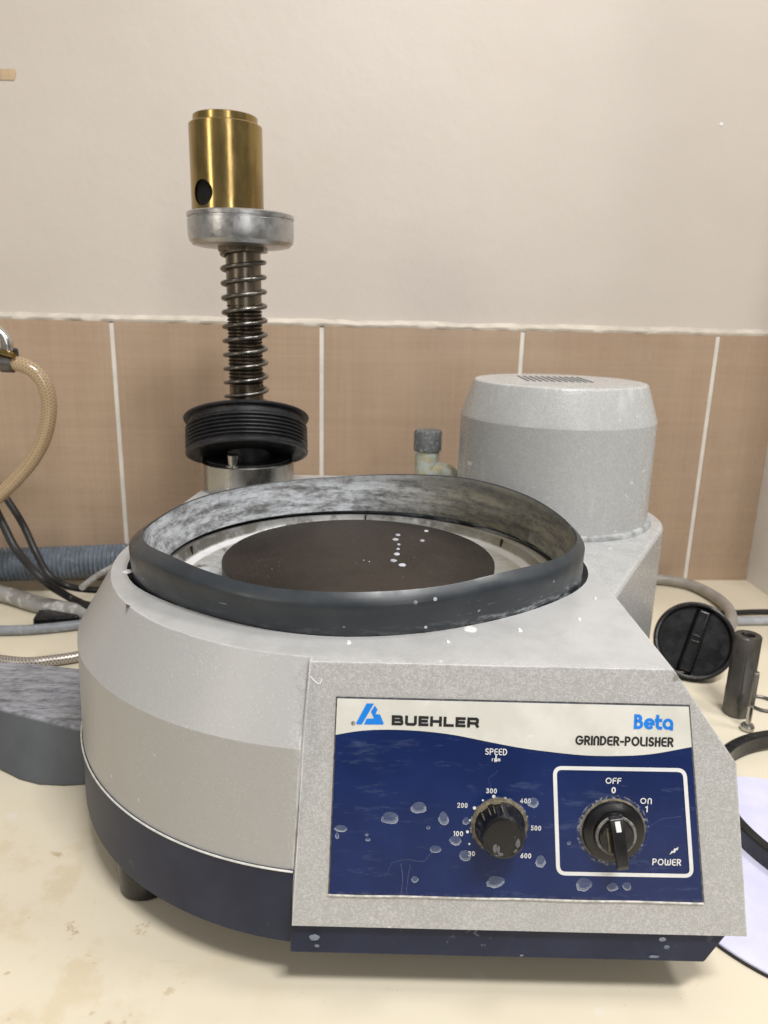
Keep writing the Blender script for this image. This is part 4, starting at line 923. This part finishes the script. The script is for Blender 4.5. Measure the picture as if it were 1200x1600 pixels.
# hoses on the right
tag(tube_obj('grey_hose', tpts([(960, 925, 0.0085), (1000, 908, 0.0085), (1030, 905, 0.0085), (1077, 913, 0.0085), (1112, 929, 0.0085), (1137, 950, 0.0085), (1142, 975, 0.0085), (1120, 1000, 0.0085)], 0), 0.0070, simple('taupe_hose', (0.31, 0.285, 0.25), 0.5), None, 18), 'warm grey hose curving round behind the black bung', 'hose')
tag(tube_obj('mains_cable', tpts([(1108, 962, 0.004), (1130, 958, 0.004), (1155, 957, 0.004), (1180, 956, 0.004), (1230, 956, 0.004)], 0), 0.0034, M_cable, None, 12), 'thin black cable leaving the picture at the right edge', 'cable')
tag(tube_obj('smooth_pipe', tpts([(1100, 978, 0.0055), (1132, 972, 0.0055), (1165, 970, 0.0055), (1240, 970, 0.0055)], 0), 0.0052, simple('pale_blue_pipe', (0.36, 0.375, 0.41), 0.4), None, 16), 'straight pale blue grey pipe below the thin black cable at right', 'pipe')
# lilac polishing disc and black hoop
dc = (0.291, 0.4205); DR = 0.1055
PD = thing('polishing_disc', 'lilac polishing cloth disc lying on the table at the right of the control panel', 'disc', (dc[0], dc[1], 0))
def lilac():
    t = NT('lilac_cloth'); c = t.mix(t.ramp(t.noise(35, 5), 0.3, 0.7), (0.56, 0.555, 0.74), (0.64, 0.635, 0.80)); t.set(c, 0.8); t.bump(t.noise(900, 2), 0.3, 0.0004); return t.m
lathe_obj('backing', [(0, 0.0003), (DR+0.0008, 0.0003), (DR+0.0008, 0.0018), (0, 0.0018)], M_blackrub, PD, 96, Matrix.Translation((dc[0], dc[1], 0)))
lathe_obj('cloth', [(0, 0.0019), (DR, 0.0019), (DR, 0.0030), (DR-0.0005, 0.0034), (0, 0.0034)], lilac(), PD, 96, Matrix.Translation((dc[0], dc[1], 0)))
hc = (0.366, 0.468); HR = 0.1115
o = lathe_obj('hoop', [(HR-0.0085, 0.0040), (HR, 0.0040), (HR+0.0006, 0.0055), (HR+0.0002, 0.0155), (HR-0.0012, 0.0165), (HR-0.0072, 0.0165), (HR-0.0085, 0.0155)], M_black, None, 120, Matrix.Translation((hc[0], hc[1], 0)), closed=True)
tag(o, 'glossy black plastic hoop lying over the lilac polishing disc', 'hoop')

# flecks of plaster and paint
def fleck(name, c, u, v, rx, ry, h, seed, mat, parent):
    pts = blob(0, 0, rx, ry, seed, 22, 0.28); nn = u.cross(v).normalized()
    if nn.dot(CP-c) < 0: nn = -nn
    V = [c+u*x+v*y for x, y in pts]+[c+u*x*0.6+v*y*0.6+nn*h for x, y in pts]; m = len(pts)
    return build(name, V, [(j, (j+1) % m, m+(j+1) % m, m+j) for j in range(m)]+[tuple(m+j for j in range(m))], mat, parent)
M_fleck = simple('white_fleck', (0.72, 0.72, 0.71), 0.6)
for i, (px, py, r) in enumerate([(1131, 193, 3.5)]):
    q = wall_px(px, py, 0.0002); k = r*0.9/1150; fleck('paint_fleck', q, wd, Vector((0, 0, 1)), k, k*0.8, 0.0006, i, M_fleck, wall)
X_, Y_, Z_ = Vector((1, 0, 0)), Vector((0, 1, 0)), Vector((0, 0, 1))
for i, (px, py, rx, ry) in enumerate([(735, 983, 10, 6), (200, 893, 9, 5), (545, 1004, 4, 3), (812, 985, 4, 3), (930, 935, 2.5, 2), (905, 968, 3, 2), (700, 1003, 3, 2)]):
    q = at_z(px, py, 0.18605); k = 0.42/1150; fleck('plaster_fleck', q, X_, Y_, rx*k, ry*k*2.2, 0.0008, i+20, M_fleck, housing)
for i, (px, py, r) in enumerate([(508, 952, 4.5), (563, 944, 1.5), (665, 980, 2.5), (430, 948, 2), (322, 930, 2), (278, 915, 2)]):
    a = math.atan2(at_z(px, py, 0.198).y-CY, at_z(px, py, 0.198).x-CX); rr = smooth_interp(HOLE, math.degrees(a))+0.0022
    d = ray(px, py); lo, hi = 0.2, 0.7
    for _ in range(40):
        t = (lo+hi)/2; q = CP+d*t
        lo, hi = (t, hi) if math.hypot(q.x-CX, q.y-CY) > rr else (lo, t)
    tv = Vector((-math.sin(a), math.cos(a), 0)); k = r*0.42/1150; fleck('plaster_fleck', q, tv, Z_, k, k*1.1, 0.0004, i+50, M_drop, ringo)

for seq, w_ in (([(485, 1056), (490, 1062), (496, 1067), (501, 1068)], 2.0), ([(498, 1069), (501, 1066), (503, 1060)], 1.6)):
    Lf, Rt, _ = ribbon([(p.x, p.y) for p in cr_spline([(x, y, 0) for x, y in seq], 4)], w_); n = len(Lf)
    build('white_scratch', [pp(p.x, p.y, 0)+PN_*0.0003 for p in Lf+Rt], [(i, i+1, n+i+1, n+i) for i in range(n-1)], M_fleck, housing, smooth=False)
q = [at_z(x, y, 0.1862) for x, y in ((199, 943), (206, 946), (200, 951))]
build('paint_chip', [v+Vector((-0.0006, -0.0008, 0.0001)) for v in q], [(0, 1, 2)], M_chip, housing, smooth=False)
bd = bpy.data.objects['base']
for i, (px, py, rx, ry) in enumerate([(491, 1465, 8, 6), (495, 1478, 4, 3), (1035, 1468, 6, 4), (1022, 1495, 8, 3), (1042, 1480, 5, 4), (815, 1493, 3, 2)]):
    yb = 0.3205+0.003*0.5-0.0018; q = at_y(px, py, yb); k = 0.385/1150
    fleck('plaster_fleck', q, X_, Z_, rx*k, ry*k, 0.0002, i+80, M_drymid, bd)
